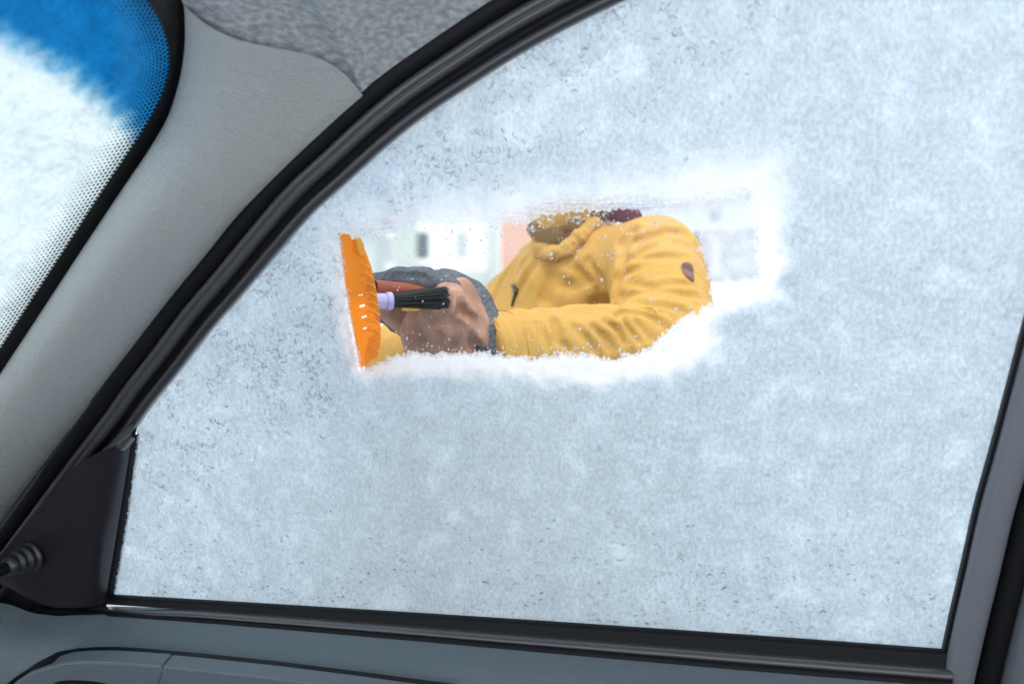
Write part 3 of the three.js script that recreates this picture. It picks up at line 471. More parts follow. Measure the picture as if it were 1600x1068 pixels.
{ // snow lying on the windscreen
  const t = (() => { const w = 1024, h = 768, f = (x, y) => { const a = x / w * 1.36, b = y / h * 0.76, A = a + 0.003 * n2(a * 50, b * 50, 0, 1), B = b + 0.003 * n2(a * 50, b * 50, 0, 2); return [clamp(0.47 + 0.12 * fbm2(a * 10, b * 10, 3, 0, 6) + 0.17 * fbm2(A * 60, B * 60, 3, 0, 7) + 0.11 * n2(A * 330, B * 210, 0, 8) + 0.07 * n2(a * 600, b * 560, 0, 9), 0, 1), 1, 0]; }; return dataTex(w, h, f, false, false); })();
  const m = phy([0.86, 0.945, 0.97], 1, { transmission: 1, transmissionMap: t, thickness: 0, specularIntensity: 0.1 });
  const g = gridGeo(150, 90, (u, v) => { const p = lerp(-0.16, 1.2, u), q = lerp(-0.14, 0.62, v); return shield(p, q, -0.007 - 0.004 * (0.5 + fbm2(p * 30, q * 30, 3, 0, 3))); }, (u, v) => [u, v]);
  tag(mesh('windscreen_snow', g, m), 'even white snow lying on the windscreen beside the grey pillar', 'snow', { kind: 'stuff' });
}

// ------------------------------------------------------------------ ice scraper pressed on the outside of the pane
Object.assign(M, {
  orange: phy([1.0, 0.47, 0.012], 0.32, { transmission: 0.62, thickness: 0, specularIntensity: 0.8 }),
  orangeRib: phy([1.0, 0.5, 0.04], 0.3, { transmission: 0.3, thickness: 0, specularIntensity: 1 }),
  ferrule: phy([0.62, 0.58, 0.95], 0.25, { transmission: 0.3, thickness: 0 }),
  bristle: std([0.02, 0.022, 0.026], 0.55), handle: std([0.26, 0.05, 0.02], 0.5), yellowGrip: std([0.85, 0.5, 0.05], 0.5),
});
{
  const sc = thing('ice_scraper', 'bright orange plastic ice scraper with slots, ribs and a black brush, held against the glass', 'scraper');
  const SMo = -0.0075, e0 = onWin(532, 366, SMo), e1 = onWin(565, 572, SMo), ed = e1.clone().sub(e0), L = ed.length(); ed.normalize();
  const acr = V3(0.6, 0, 0).addScaledVector(WN, -0.8), ac = acr.addScaledVector(ed, -acr.dot(ed)).normalize(), bn = ac.clone().cross(ed).normalize(); if (bn.dot(WN) < 0) bn.negate();   // bn faces the pane
  const onBlade = (x, y) => { const r = ray(x, y), t = e0.clone().sub(EYE).dot(bn) / r.dot(bn), p = EYE.clone().addScaledVector(r, t).sub(e0); return new THREE.Vector2(p.dot(ac), p.dot(ed)); };
  const rim = [[532, 365], [546, 367], [549, 374], [553, 377], [558, 371], [561, 375], [571, 393], [580, 418], [586.5, 447], [591, 476], [594, 505], [594.5, 532], [591, 552], [588.5, 559], [583, 559.5], [577, 565], [567, 573], [564.5, 573], [556, 520], [548.7, 486], [540, 425]].map(([x, y]) => onBlade(x, y));
  const shape = new THREE.Shape(rim);
  const slots = [[561, 444, 5, 1.4], [565, 461, 6, 2.2], [567.5, 478, 6, 3.2], [570.5, 495, 6, 2.6], [571.5, 513, 5, 2.4]];
  for (const [x, y, w, h] of slots) shape.holes.push(new THREE.Path([[x - w, y - h + 1.5], [x + w, y - h - 1.8], [x + w, y + h - 1.8], [x - w, y + h + 1.5]].map(([a, b]) => onBlade(a, b))));
  const basis = new THREE.Matrix4().makeBasis(ac, ed, ac.clone().cross(ed).normalize()).setPosition(e0), side = ac.clone().cross(ed).normalize().dot(bn) > 0 ? 1 : -1;
  const bg = new THREE.ExtrudeGeometry(shape, { depth: 0.0022, bevelEnabled: true, bevelSize: 0.0006, bevelThickness: 0.0006, bevelSegments: 2 }); bg.translate(0, 0, side > 0 ? -0.0028 : 0.0006); bg.applyMatrix4(basis);
  const blade = mesh('blade', bg, M.orange, sc);
  const P = (x, y, h) => { const v = onBlade(x, y); return V3(v.x, v.y, side * h).applyMatrix4(basis); };
  // curved stiffening ribs that break up the ice
  for (let k = 0; k < 11; k++) {
    const t = k / 10, y = lerp(402, 546, t), xr = [570, 576, 581, 585, 588, 590.5, 592, 593.5, 594, 594, 592.5][k], sl = 8 - 1.2 * k;
    mesh('rib', tube([P(lerp(563, 578, t), y - 2, 0.0006), P(lerp(xr, lerp(563, 578, t), 0.6), y - 2.5, 0.0022), P(lerp(xr, lerp(563, 578, t), 0.25), y + 1.5, 0.003), P(xr - 1.5, y + sl * 0.55 + 2, 0.002)], 0.0009, 16, 7), M.orangeRib, blade);
  }
  mesh('end_tab', (() => { const s = new THREE.Shape([[553, 374], [558, 371], [563, 380], [566, 396], [559, 398], [555, 388]].map(([x, y]) => onBlade(x, y))), g = new THREE.ExtrudeGeometry(s, { depth: 0.004, bevelEnabled: true, bevelSize: 0.0005, bevelThickness: 0.0005, bevelSegments: 2 }); g.translate(0, 0, side > 0 ? 0 : -0.004); g.applyMatrix4(basis); return g; })(), M.orangeRib, blade);
  // neck, brush and handle run back into the gloves
  const K = onWin, n0 = K(590, 470, -0.046), n1 = K(607, 470, -0.055), b1 = K(692, 465, -0.072);
  mesh('neck', tube([n0.clone().lerp(n1, -0.5), n0, n1], 0.0068, 8, 14), M.ferrule, sc);
  mesh('collar_ring', tube([n1.clone().lerp(n0, 0.25), n1.clone().lerp(b1, 0.05)], 0.0079, 4, 14), M.ferrule, sc);
  mesh('handle', tube([K(584, 452, -0.06), K(640, 457, -0.082), K(690, 466, -0.105), K(712, 478, -0.122)], 0.0085, 30, 12), M.handle, sc);
  mesh('grip_tip', tube([K(628, 477, -0.075), K(642, 478, -0.078), K(656, 477, -0.08)], 0.0045, 10, 10), M.yellowGrip, sc);
  const r = rng(5), tufts = [];
  for (let i = 0; i < 520; i++) {
    const a = r() * 6.283, q = Math.sqrt(r()), o0 = V3(0, Math.cos(a) * q * 0.0055, Math.sin(a) * q * 0.005), o1 = V3(0.012 * (r() - 0.5), Math.cos(a) * q * 0.0095 + 0.0025 * (r() - 0.5), Math.sin(a) * q * 0.008);
    const s = n1.clone().add(o0), e = b1.clone().add(o1), m = s.clone().lerp(e, 0.5).add(V3(0, 0.0015 * (r() - 0.3), 0.001 * (r() - 0.5)));
    tufts.push(new THREE.TubeGeometry(new THREE.QuadraticBezierCurve3(s, m, e), 5, 0.00036, 4, false));
  }
  mesh('bristles', mergeGeometries(tufts), M.bristle, sc).userData.kind = 'stuff';
}

// ------------------------------------------------------------------ the person outside
Object.assign(M, {
  jacket: std([0.6, 0.345, 0.08], 0.8, { bumpMap: scaled(weaveTex, 0.02), bumpScale: 0.0003 }),
  lining: std([0.13, 0.06, 0.018], 0.9), collarFleece: std([0.46, 0.25, 0.06], 1, { bumpMap: scaled(fuzzTex, 0.05), bumpScale: 0.003 }), suede: std([0.78, 0.46, 0.355], 0.95, { map: scaled(suedeColor, 0.14), bumpMap: scaled(fuzzTex, 0.05), bumpScale: 0.0006 }),
  fleece: std([0.45, 0.49, 0.57], 1, { map: scaled(fuzzColor, 0.055), bumpMap: scaled(fuzzTex, 0.05), bumpScale: 0.0025 }),
  skin: std([0.62, 0.4, 0.32], 0.6), trouser: std([0.03, 0.035, 0.05], 0.9), bootm: std([0.05, 0.035, 0.025], 0.6), scarf: std([0.2, 0.045, 0.11], 0.95, { bumpMap: scaled(fuzzTex, 0.05), bumpScale: 0.002 }),
  zip: std([0.02, 0.018, 0.02], 0.4), knit: std([0.16, 0.05, 0.1], 1, { bumpMap: scaled(weaveTex, 0.05), bumpScale: 0.002 }),
});
{
  const K = onWin, pr = thing('person', 'person in a mustard yellow winter jacket and grey and brown gloves reaching with the scraper', 'person');
  const SL = K(1024, 412, -0.47), EL = K(1046, 556, -0.31), WL = K(760, 562, -0.15);
  const SR = K(806, 500, -0.63), ER = K(705, 720, -0.42), WR = K(640, 572, -0.21);
  const NB = K(908, 372, -0.56), CH = K(905, 462, -0.575), HIP = V3(CH.x - 0.01, 0.82, CH.z - 0.06);
  const CHA = K(900, 470, -0.56), CHB = K(822, 494, -0.6), CH2 = CH.clone().add(V3(0, -0.045, 0)), CHD = CH.clone().add(V3(0, -0.12, 0));
  const NB1 = NB.clone().add(V3(0, -0.05, -0.01)), NB2 = NB.clone().add(V3(0, -0.035, 0)), HD0 = NB.clone().add(V3(0.0, -0.03, -0.09)), HD1 = NB.clone().add(V3(0.06, -0.01, -0.09)), NH0 = NB.clone().add(V3(0, -0.02, 0)), NH1 = NB.clone().add(V3(0, 0.2, 0));
  const along = (x, y, z, a, b) => { const dx = b.x - a.x, dy = b.y - a.y, dz = b.z - a.z; return ((x - a.x) * dx + (y - a.y) * dy + (z - a.z) * dz) / Math.hypot(dx, dy, dz); };
  const ELW = EL.distanceTo(WL);
  const ridge = (v) => 1 - Math.abs(v), fold = (v) => 1 - 2.6 * Math.sqrt(v * v + 0.004);
  function sleeve(x, y, z, a, b, ra, rb, amp, seed, freq) {
    const d = cap(x, y, z, a, b, ra, rb), s = along(x, y, z, a, b);
    if (d > 0.03) return d;
    const f = fold(n3(s * freq + seed + (y - a.y) * 9, (y) * 7 + seed, (x + z) * 6)), f2 = n3(s * freq * 2.3 + seed, y * 16, x * 14 + z * 9);
    return d - amp * 0.8 * f - amp * 0.5 * fold(f2 * 0.8);
  }
  // creases seen in the cloth: each a furrow with a soft swell along both sides
  const creases = (list, base) => {
    const S = []; for (const [w, dep, ...pts] of list) { const P = pts.map(([x, y]) => trace(base, x, y, 0.7, 1.8)); for (let i = 0; i + 1 < P.length; i++) if (P[i].distanceTo(P[i + 1]) < 0.09 && Math.abs(P[i].z - P[i + 1].z) < 0.05) S.push([P[i], P[i + 1], w, dep, P[0], P[P.length - 1]]); }
    return (x, y, z) => {
      const best = new Map();
      for (const q of S) { const a = q[0], reach = q[2] * 4 + 0.02; if (Math.abs(x - a.x) > 0.09 + reach || Math.abs(y - a.y) > 0.09 + reach) continue; const d = cap(x, y, z, a, q[1], 0, 0); if (d > reach) continue; const o = best.get(q[4]); if (!o || d < o[0]) best.set(q[4], [d, q]); }
      let s = 0;
      for (const [d, q] of best.values()) { const w = q[2], e = Math.min(1, Math.min(Math.hypot(x - q[4].x, y - q[4].y, z - q[4].z), Math.hypot(x - q[5].x, y - q[5].y, z - q[5].z)) / 0.016 + 0.25); s += q[3] * e * (1.25 * Math.exp(-d * d / (0.6 * w * w)) - 0.22 * Math.exp(-Math.pow((d - 2.0 * w) / w, 2))); }
      return 0.0085 * Math.tanh(s / 0.0085);
    };
  };
  const zA = (l) => l.map(([w, d, ...p]) => [w, d, ...p.map(([x, y]) => [920 + x / 4.27, 320 + y / 4.27])]), zB = (l) => l.map(([w, d, ...p]) => [w, d, ...p.map(([x, y]) => [740 + x / 4.27, 320 + y / 4.27])]);
  const jacketBase = (x, y, z) => {
    let tor = cap(x, y, z, CHD, HIP, 0.14, 0.165);
    tor = smin(tor, cap(x, y, z, NB1, CH2, 0.045, 0.108), 0.045);
    tor = smin(tor, cap(x, y, z, NB2, SL, 0.042, 0.054), 0.05);
    tor = smin(tor, cap(x, y, z, NB2, SR, 0.036, 0.05), 0.04);
    tor = smin(tor, cap(x, y, z, CHA, CHB, 0.1, 0.07), 0.04);
    if (tor < 0.03) { const w = x + (y - 1.3) * 0.55; tor -= 0.0028 * fold(n3(w * 17 + 3.1 + 0.6 * n3(x * 8, y * 8, z * 8), y * 3.6 - x * 2.4, z * 5)) + 0.0012 * fold(n3(x * 30 - y * 14 + 7, y * 17 + x * 8, z * 18)); }
    let d = tor;
    const la = smin(sleeve(x, y, z, SL, EL, 0.058, 0.056, 0.003, 4.2, 27), sleeve(x, y, z, EL, WL, 0.056, 0.0475, 0.0025, 9.7, 33), 0.03);
    d = smin(d, Math.max(la, along(x, y, z, EL, WL) - ELW - 0.012), 0.008);
    const ra = smin(sleeve(x, y, z, SR, ER, 0.056, 0.058, 0.006, 14.1, 24), sleeve(x, y, z, ER, WR, 0.056, 0.046, 0.006, 19.3, 28), 0.03);
    d = smin(d, ra, 0.016);
    d = smin(d, cap(x, y, z, HD0, HD1, 0.04, 0.045) - 0.008 * n3(x * 22, y * 24, z * 20), 0.03);
    return d;
  };
  const furrow = creases([...zA([
    [0.006, 0.0075, [225, 262], [350, 236], [450, 202], [540, 178], [645, 192]], [0.007, 0.011, [290, 180], [236, 250], [221, 400], [204, 480], [182, 600], [150, 738]],
    [0.006, 0.006, [236, 392], [310, 342], [380, 302], [440, 282]], [0.006, 0.0045, [330, 366], [420, 350], [500, 345], [640, 347]], [0.006, 0.0055, [215, 492], [290, 440], [370, 398]],
    [0.0065, 0.0055, [290, 532], [420, 547], [560, 524], [712, 528]], [0.006, 0.0075, [228, 612], [340, 582], [450, 562], [550, 578], [640, 602], [722, 612]],
    [0.0065, 0.009, [300, 642], [400, 662], [500, 668], [580, 690], [664, 735]], [0.005, 0.0075, [170, 748], [260, 716], [340, 722], [440, 762], [512, 822]], [0.0035, 0.0035, [340, 698], [430, 710], [510, 718]],
    [0.0045, 0.0075, [212, 764], [262, 832], [330, 905]], [0.0045, 0.0065, [280, 742], [350, 822], [404, 892]], [0.0048, 0.0065, [110, 790], [182, 832], [226, 904]], [0.0048, 0.0065, [30, 826], [90, 872], [135, 945]],
    [0.006, 0.005, [0, 380], [70, 470], [120, 520]], [0.012, 0.007, [0, 690], [60, 660], [120, 650]]]),
  ...zB([
    [0.009, 0.009, [112, 705], [132, 620], [200, 480], [262, 388]], [0.006, 0.005, [300, 442], [352, 358]], [0.006, 0.005, [318, 560], [350, 490], [396, 424]], [0.01, 0.006, [420, 745], [480, 620], [540, 410]],
    [0.01, 0.006, [572, 512], [640, 540], [700, 524]], [0.012, 0.008, [562, 642], [680, 702], [842, 692]], [0.006, 0.005, [60, 560], [66, 640], [70, 700]], [0.008, 0.005, [640, 400], [730, 460], [820, 540]],
    [0.003, 0.0035, [330, 790], [346, 900], [342, 985]], [0.003, 0.003, [368, 796], [378, 900], [372, 985]], [0.003, 0.003, [118, 742], [132, 850], [114, 965]],
    [0.005, 0.006, [540, 790], [562, 900], [622, 965]], [0.005, 0.006, [690, 830], [762, 905], [790, 960]], [0.0045, 0.0045, [440, 800], [470, 870], [500, 930]]])], jacketBase);
  const jacket = (x, y, z) => {
    let d = jacketBase(x, y, z);
    if (Math.abs(d) < 0.022 && y > 1.1) d += furrow(x, y, z);
    return Math.max(d, -cap(x, y, z, NH0, NH1, 0.034, 0.05));
  };
  const lo = [Math.min(SR.x, ER.x, WR.x) - 0.1, 0.66, HIP.z - 0.2], hi = [Math.max(SL.x, EL.x) + 0.12, NB.y + 0.12, WL.z + 0.09];
  const inView = (x, y, z) => y > 1.12 && z > NB.z - 0.04;
  mesh('jacket', refine(refine(nets(jacket, lo, hi, 0.007), jacket, inView, 1), jacket, inView, 2), M.jacket, pr);
  const lift = (p, m) => p.add(EYE.clone().sub(p).normalize().multiplyScalar(m));
  mesh('collar_lining', tube([K(846, 382, -0.515), K(864, 386, -0.505), K(882, 380, -0.5), K(902, 362, -0.508), K(924, 344, -0.525)], 0.013, 24, 10), M.lining, pr);
  { // soft stand-up collar, bunched in front
    const low = [[838, 374, 0.006], [846, 390, 0.008], [864, 397, 0.008], [886, 390, 0.008], [906, 371, 0.008], [926, 351, 0.008], [952, 336, 0.008]].map(([x, y, r]) => { const p = trace(jacketBase, x, y, 0.8, 1.45); return [lift(p, 0.006), r]; });
    const L2 = [[836, 360, -0.52, 0.009], [852, 374, -0.51, 0.011], [872, 372, -0.505, 0.011], [896, 356, -0.51, 0.011], [916, 340, -0.525, 0.011], [946, 326, -0.535, 0.011]], L3 = [[842, 338, -0.545, 0.014], [862, 352, -0.52, 0.013], [884, 342, -0.515, 0.013], [902, 330, -0.52, 0.013], [930, 316, -0.535, 0.013]];
    const c3 = [low, ...[L2, L3].map((l) => l.map(([x, y, m, r]) => [K(x, y, m), r]))];
    const bag = (list, cell, amp) => { const q = list.flat().map((p) => p[0]); return nets((x, y, z) => { let d = 1e3; for (const l of list) { let e = 1e3; for (let i = 0; i + 1 < l.length; i++) e = smin(e, cap(x, y, z, l[i][0], l[i + 1][0], l[i][1], l[i + 1][1]), 0.01); d = smin(d, e, 0.003); } return d - amp * fold(n3(x * 70 + y * 50, y * 66 - x * 46, z * 50)); }, [0, 1, 2].map((i) => Math.min(...q.map((p) => p.getComponent(i))) - 0.03), [0, 1, 2].map((i) => Math.max(...q.map((p) => p.getComponent(i))) + 0.03), cell); };
    mesh('collar', bag([c3[0], c3[2]], 0.004, 0.003), M.jacket, pr);
    mesh('collar_fleece', bag([c3[1]], 0.0035, 0.0045), M.collarFleece, pr);
  }
  // head, neck and the trunk under the clothes: one body
  const HC = NB.clone().add(V3(-0.01, 0.185, 0.03)), KL = V3(HIP.x + 0.1, 0.46, HIP.z + 0.05), KR = V3(HIP.x - 0.11, 0.46, HIP.z + 0.02), FL = V3(HIP.x + 0.12, 0.09, HIP.z - 0.02), FR = V3(HIP.x - 0.13, 0.09, HIP.z + 0.05);
  const body = (x, y, z) => {
    let d = Math.hypot((x - HC.x) / 0.86, y - HC.y, (z - HC.z) / 0.98) - 0.105;
    d = smin(d, cap(x, y, z, HC.clone().add(V3(0, -0.06, 0.025)), HC.clone().add(V3(0, -0.1, 0.045)), 0.05, 0.035), 0.05);
    d = smin(d, cap(x, y, z, HC.clone().add(V3(0, 0.01, 0.098)), HC.clone().add(V3(0, -0.028, 0.118)), 0.008, 0.014), 0.014);
    for (const s of [-1, 1]) { d = Math.max(d, -(Math.hypot(x - HC.x - s * 0.033, y - HC.y - 0.008, z - HC.z - 0.112) - 0.013)); d = smin(d, Math.hypot(x - HC.x - s * 0.033, y - HC.y - 0.008, z - HC.z - 0.089) - 0.012, 0.004); d = smin(d, cap(x, y, z, HC.clone().add(V3(s * 0.092, 0.015, 0)), HC.clone().add(V3(s * 0.09, -0.025, 0.006)), 0.013, 0.01), 0.01); }
    d = smin(d, cap(x, y, z, HC.clone().add(V3(-0.018, -0.058, 0.093)), HC.clone().add(V3(0.018, -0.058, 0.093)), 0.007, 0.007), 0.008);
    d = smin(d, cap(x, y, z, HC.clone().add(V3(0, -0.06, -0.01)), NB.clone().add(V3(0, -0.04, 0)), 0.05, 0.054), 0.03);
    d = smin(d, cap(x, y, z, NB.clone().add(V3(0, -0.1, -0.02)), HIP, 0.05, 0.1), 0.02);
    for (const [k, f, s] of [[KL, FL, 1], [KR, FR, -1]]) { d = smin(d, cap(x, y, z, HIP.clone().add(V3(s * 0.08, -0.06, 0)), k, 0.075, 0.05), 0.03); d = smin(d, cap(x, y, z, k, f, 0.048, 0.035), 0.02); }
    return d;
  };
  mesh('body', nets(body, [HIP.x - 0.25, 0.04, HIP.z - 0.2], [HIP.x + 0.25, HC.y + 0.13, HC.z + 0.15], 0.011), M.skin, pr);
  mesh('trousers', nets((x, y, z) => { let d = 1e3; for (const [k, f, s] of [[KL, FL, 1], [KR, FR, -1]]) { d = smin(d, cap(x, y, z, HIP.clone().add(V3(s * 0.08, 0.02, 0)), k, 0.105, 0.072), 0.04); d = smin(d, cap(x, y, z, k, f, 0.072, 0.055), 0.03); } return d - 0.006 * n3(x * 20, y * 26, z * 20); }, [HIP.x - 0.28, 0.06, HIP.z - 0.22], [HIP.x + 0.28, HIP.y + 0.14, HIP.z + 0.22], 0.014), M.trouser, pr);
  for (const f of [FL, FR]) mesh('boot', nets((x, y, z) => Math.max(smin(cap(x, y, z, f, V3(f.x, 0.05, f.z - 0.03), 0.06, 0.052), cap(x, y, z, V3(f.x, 0.05, f.z - 0.03), V3(f.x, 0.04, f.z + 0.16), 0.052, 0.045), 0.04), 0.001 - y), [f.x - 0.1, -0.01, f.z - 0.14], [f.x + 0.1, 0.2, f.z + 0.25], 0.01), M.bootm, pr);
  mesh('knit_hat', nets((x, y, z) => Math.max(Math.abs(Math.hypot((x - HC.x) / 0.9, y - HC.y - 0.03, z - HC.z + 0.01) - 0.113) - 0.009, HC.y + 0.035 - y - 0.003 * Math.sin(x * 300)), [HC.x - 0.15, HC.y, HC.z - 0.16], [HC.x + 0.15, HC.y + 0.18, HC.z + 0.16], 0.008), M.knit, pr);
  mesh('collar_lining', (() => { const g = new THREE.CylinderGeometry(0.05, 0.04, 0.1, 36, 4, true); g.translate(NB.x, NB.y + 0.025, NB.z); return g; })(), M.lining, pr);
  mesh('scarf', nets((x, y, z) => { let d = 1e3; const pts = [K(962, 338, -0.52), K(980, 331, -0.51), K(992, 338, -0.52), K(978, 343, -0.505)]; for (let i = 0; i < 3; i++) d = smin(d, cap(x, y, z, pts[i], pts[i + 1], 0.009, 0.009), 0.006); return d - 0.003 * n3(x * 70, y * 70, z * 70); }, [K(962, 338, -0.52).x - 0.04, K(978, 343, -0.505).y - 0.04, K(978, 343, -0.55).z - 0.05], [K(992, 338, -0.52).x + 0.05, K(980, 331, -0.51).y + 0.05, K(980, 331, -0.48).z + 0.05], 0.0045), M.scarf, pr);
  // sleeve badge, pocket zip, snap: laid on the cloth
  const badge = [[1066, 411], [1074, 409], [1081, 412], [1084, 422], [1085, 434], [1084, 440], [1079, 436], [1072, 430], [1066, 421]], bc = badge.reduce((s, [x, y]) => [s[0] + x / badge.length, s[1] + y / badge.length], [0, 0]);
  const ring = new THREE.SplineCurve([...badge, badge[0]].map(([x, y]) => new THREE.Vector2(x, y))).getPoints(36);
  mesh('leather_badge', gridGeo(36, 4, (u, v, i) => lift(trace(jacket, lerp(bc[0], ring[i].x, v), lerp(bc[1], ring[i].y, v), 0.8, 1.7), 0.0015), (u, v, p) => [p.x * 10, p.y * 10]), std([0.2, 0.09, 0.07], 0.6, { map: dataTex(64, 64, (x, y) => { const s = (Math.floor((y + x * 0.5) / 5) % 2) ? 0.75 : 1; return [s, s, s]; }, true), }), pr);
  const onJ = (x, y, m = 0.001) => lift(trace(jacket, x, y, 0.8, 1.75), m);
  mesh('pocket_zip', tube([onJ(808, 450), onJ(805, 460), onJ(802, 470), onJ(800, 478)], 0.0022, 16, 6), M.zip, pr);
  mesh('zip_pull', tube([onJ(801, 446, 0.003), onJ(804, 450, 0.005), onJ(806, 458, 0.004)], 0.003, 8, 8), M.zip, pr);
  { const d = WL.clone().sub(EL).normalize(), q = new THREE.Quaternion().setFromUnitVectors(V3(0, 0, 1), d); for (const [k, r] of [[-0.004, 0.0022], [-0.03, 0.0012]]) { const g = new THREE.TorusGeometry(k < -0.01 ? 0.0482 : 0.0476, r, 8, 60); g.applyQuaternion(q); const c = WL.clone().addScaledVector(d, 0.012 + k); g.translate(c.x, c.y, c.z); mesh('cuff_seam', g, M.jacket, pr); } }

  // gloves: brown suede palms, grey fleece backs
  const chain = (x, y, z, pts, k) => { let d = 1e3; for (let i = 0; i + 1 < pts.length; i++) d = smin(d, cap(x, y, z, pts[i][0], pts[i + 1][0], pts[i][1], pts[i + 1][1]), k); return d; };
  const j = (a, b, m, r) => [K(a, b, m), r], box = (pts, e) => [[0, 1, 2].map((i) => Math.min(...pts.map((p) => p.getComponent(i))) - e), [0, 1, 2].map((i) => Math.max(...pts.map((p) => p.getComponent(i))) + e)];
  const palm = [j(712, 552, -0.14, 0.029), j(707, 518, -0.128, 0.029), j(703, 484, -0.12, 0.0225)], pad = [j(702, 538, -0.126, 0.027), j(684, 530, -0.112, 0.025), j(664, 512, -0.106, 0.016)];
  const thumb = [j(704, 502, -0.098, 0.014), j(684, 494, -0.088, 0.0095), j(677, 480, -0.082, 0.0078), j(690, 467, -0.085, 0.0078), j(706, 459, -0.098, 0.01)], top = [j(708, 486, -0.115, 0.02), j(706, 464, -0.118, 0.015), j(698, 458, -0.115, 0.009)];
  const inner = [j(690, 458, -0.108, 0.007), j(640, 455, -0.1, 0.0065), j(590, 450, -0.085, 0.006)];
  const suedeA = (x, y, z) => { let d = smin(chain(x, y, z, palm, 0.02), chain(x, y, z, pad, 0.02), 0.02); d = smin(d, chain(x, y, z, top, 0.01), 0.012); d = smin(d, chain(x, y, z, thumb, 0.006), 0.0025); d = smin(d, chain(x, y, z, inner, 0.004), 0.006); return d - 0.005 * fold(n3(x * 40 + y * 26, y * 24 - x * 18, z * 20)) - 0.001 * n3(x * 120, y * 120, z * 120); };
  const allA = [...palm, ...pad, ...thumb, ...top, ...inner].map((p) => p[0]);
  const gf = creases([[0.004, 0.007, [664, 502], [676, 497], [690, 490], [700, 476], [706, 466]], [0.003, 0.004, [684, 478], [692, 470], [700, 464]], [0.004, 0.005, [716, 470], [710, 486], [698, 500]], [0.005, 0.004, [720, 462], [726, 490], [720, 515]], [0.004, 0.0035, [690, 500], [684, 520], [688, 545]], [0.005, 0.004, [706, 500], [712, 520], [704, 545]], [0.004, 0.0035, [738, 500], [732, 520], [742, 540]], [0.003, 0.0025, [663, 505], [664, 525], [670, 545]]], suedeA);
  const gl = mesh('glove', nets((x, y, z) => { const d = suedeA(x, y, z); return Math.abs(d) < 0.015 ? d + gf(x, y, z) : d; }, ...box(allA, 0.05), 0.0026), M.suede, pr); gl.userData.label = 'glove gripping the scraper from above';
  const back = [j(738, 508, -0.168, 0.028), j(722, 480, -0.156, 0.025), j(698, 454, -0.138, 0.0205)];
  const fingers = [0, 1, 2, 3].map((k) => { const m = -0.1 - 0.019 * k, dy = [3, 0, 1, 2][k], r = 0.0116 - 0.0004 * Math.abs(k - 1); return [j(700, 452 + dy, m - 0.008, r + 0.003), j(656 + 3 * k, 439 + dy, m, r + 0.0012), j(616 + 4 * k, 438 + dy, m + 0.006, r), j(588 + 4 * k, 443 + dy, m + 0.012, r - 0.001)]; });
  const CU0 = K(757, 548, -0.148), CU1 = K(729, 514, -0.142);
  const fleeceA = (x, y, z) => { let d = chain(x, y, z, back, 0.02); for (const f of fingers) d = smin(d, chain(x, y, z, f, 0.006), 0.007); d = smin(d, cap(x, y, z, CU0, CU1, 0.038, 0.031), 0.008); return d - 0.0016 * n3(x * 90, y * 90, z * 90) - 0.0009 * n3(x * 240, y * 240, z * 240); };
  const ff = creases([[0.003, 0.004, [610, 432], [640, 430], [666, 433]]], fleeceA);
  mesh('fleece_back', nets((x, y, z) => { const d = fleeceA(x, y, z); return Math.abs(d) < 0.01 ? d + ff(x, y, z) : d; }, ...box([...back.map((p) => p[0]), ...fingers.flat().map((p) => p[0]), CU0], 0.055), 0.0026), M.fleece, gl);
  const wedge = [j(600, 485, -0.135, 0.006), j(628, 496, -0.145, 0.012), j(668, 522, -0.165, 0.024)], w2 = [j(610, 482, -0.13, 0.01), j(650, 486, -0.145, 0.016), j(700, 520, -0.165, 0.03)];
  const gr = mesh('glove', nets((x, y, z) => smin(chain(x, y, z, wedge, 0.015), chain(x, y, z, w2, 0.015), 0.012) - 0.003 * (ridge(n3(x * 40 + y * 20, y * 26, z * 22)) - 0.6), ...box([...wedge, ...w2].map((p) => p[0]), 0.05), 0.003), M.suede, pr); gr.userData.label = 'second glove steadying the scraper from below';
  const edgeP = [j(594, 493, -0.132, 0.0055), j(620, 507, -0.14, 0.007), j(645, 525, -0.148, 0.007), j(672, 552, -0.155, 0.008)];
  mesh('fleece_back', nets((x, y, z) => chain(x, y, z, edgeP, 0.005) - 0.0012 * n3(x * 110, y * 110, z * 110), ...box(edgeP.map((p) => p[0]), 0.02), 0.0025), M.fleece, gr);
}

// ------------------------------------------------------------------ the street outside: snowy slope and houses
Object.assign(M, {
  ground: std([0.72, 0.75, 0.78], 0.9), wallWhite: std([0.7, 0.72, 0.73], 0.9), wallGrey: std([0.46, 0.51, 0.5], 0.9), brick: std([0.6, 0.37, 0.3], 0.95), roofRed: std([0.32, 0.14, 0.1], 0.8), roofGrey: std([0.42, 0.46, 0.5], 0.8),
  pane: std([0.1, 0.13, 0.15], 0.15), paneRose: std([0.42, 0.34, 0.35], 0.3), frameWhite: std([0.64, 0.66, 0.67], 0.6), slate: std([0.24, 0.29, 0.34], 0.8), shopWall: std([0.74, 0.76, 0.77], 0.9), twig: std([0.13, 0.1, 0.09], 0.9), snowcap: std([0.86, 0.88, 0.9], 0.9),
});
const groundY = (x, z) => { const d = -z; return d < 5 ? 0 : 3.55 * sstep(5, 44, d) + 0.05 * (n2(x * 0.3, z * 0.3) + 0.5 * n2(x, z)) * sstep(5, 9, d); };
{
  const g = new THREE.PlaneGeometry(500, 500, 250, 250); g.rotateX(-Math.PI / 2); const p = g.attributes.position;
  for (let i = 0; i < p.count; i++) { const s = (v) => Math.sign(v) * Math.pow(Math.abs(v) / 250, 1.8) * 250, x = s(p.getX(i)), z = s(p.getZ(i)); p.setXYZ(i, x, groundY(x, z), z); }
  g.computeVertexNormals(); mesh('snowy_ground', g, M.ground).userData = { kind: 'structure' };
}
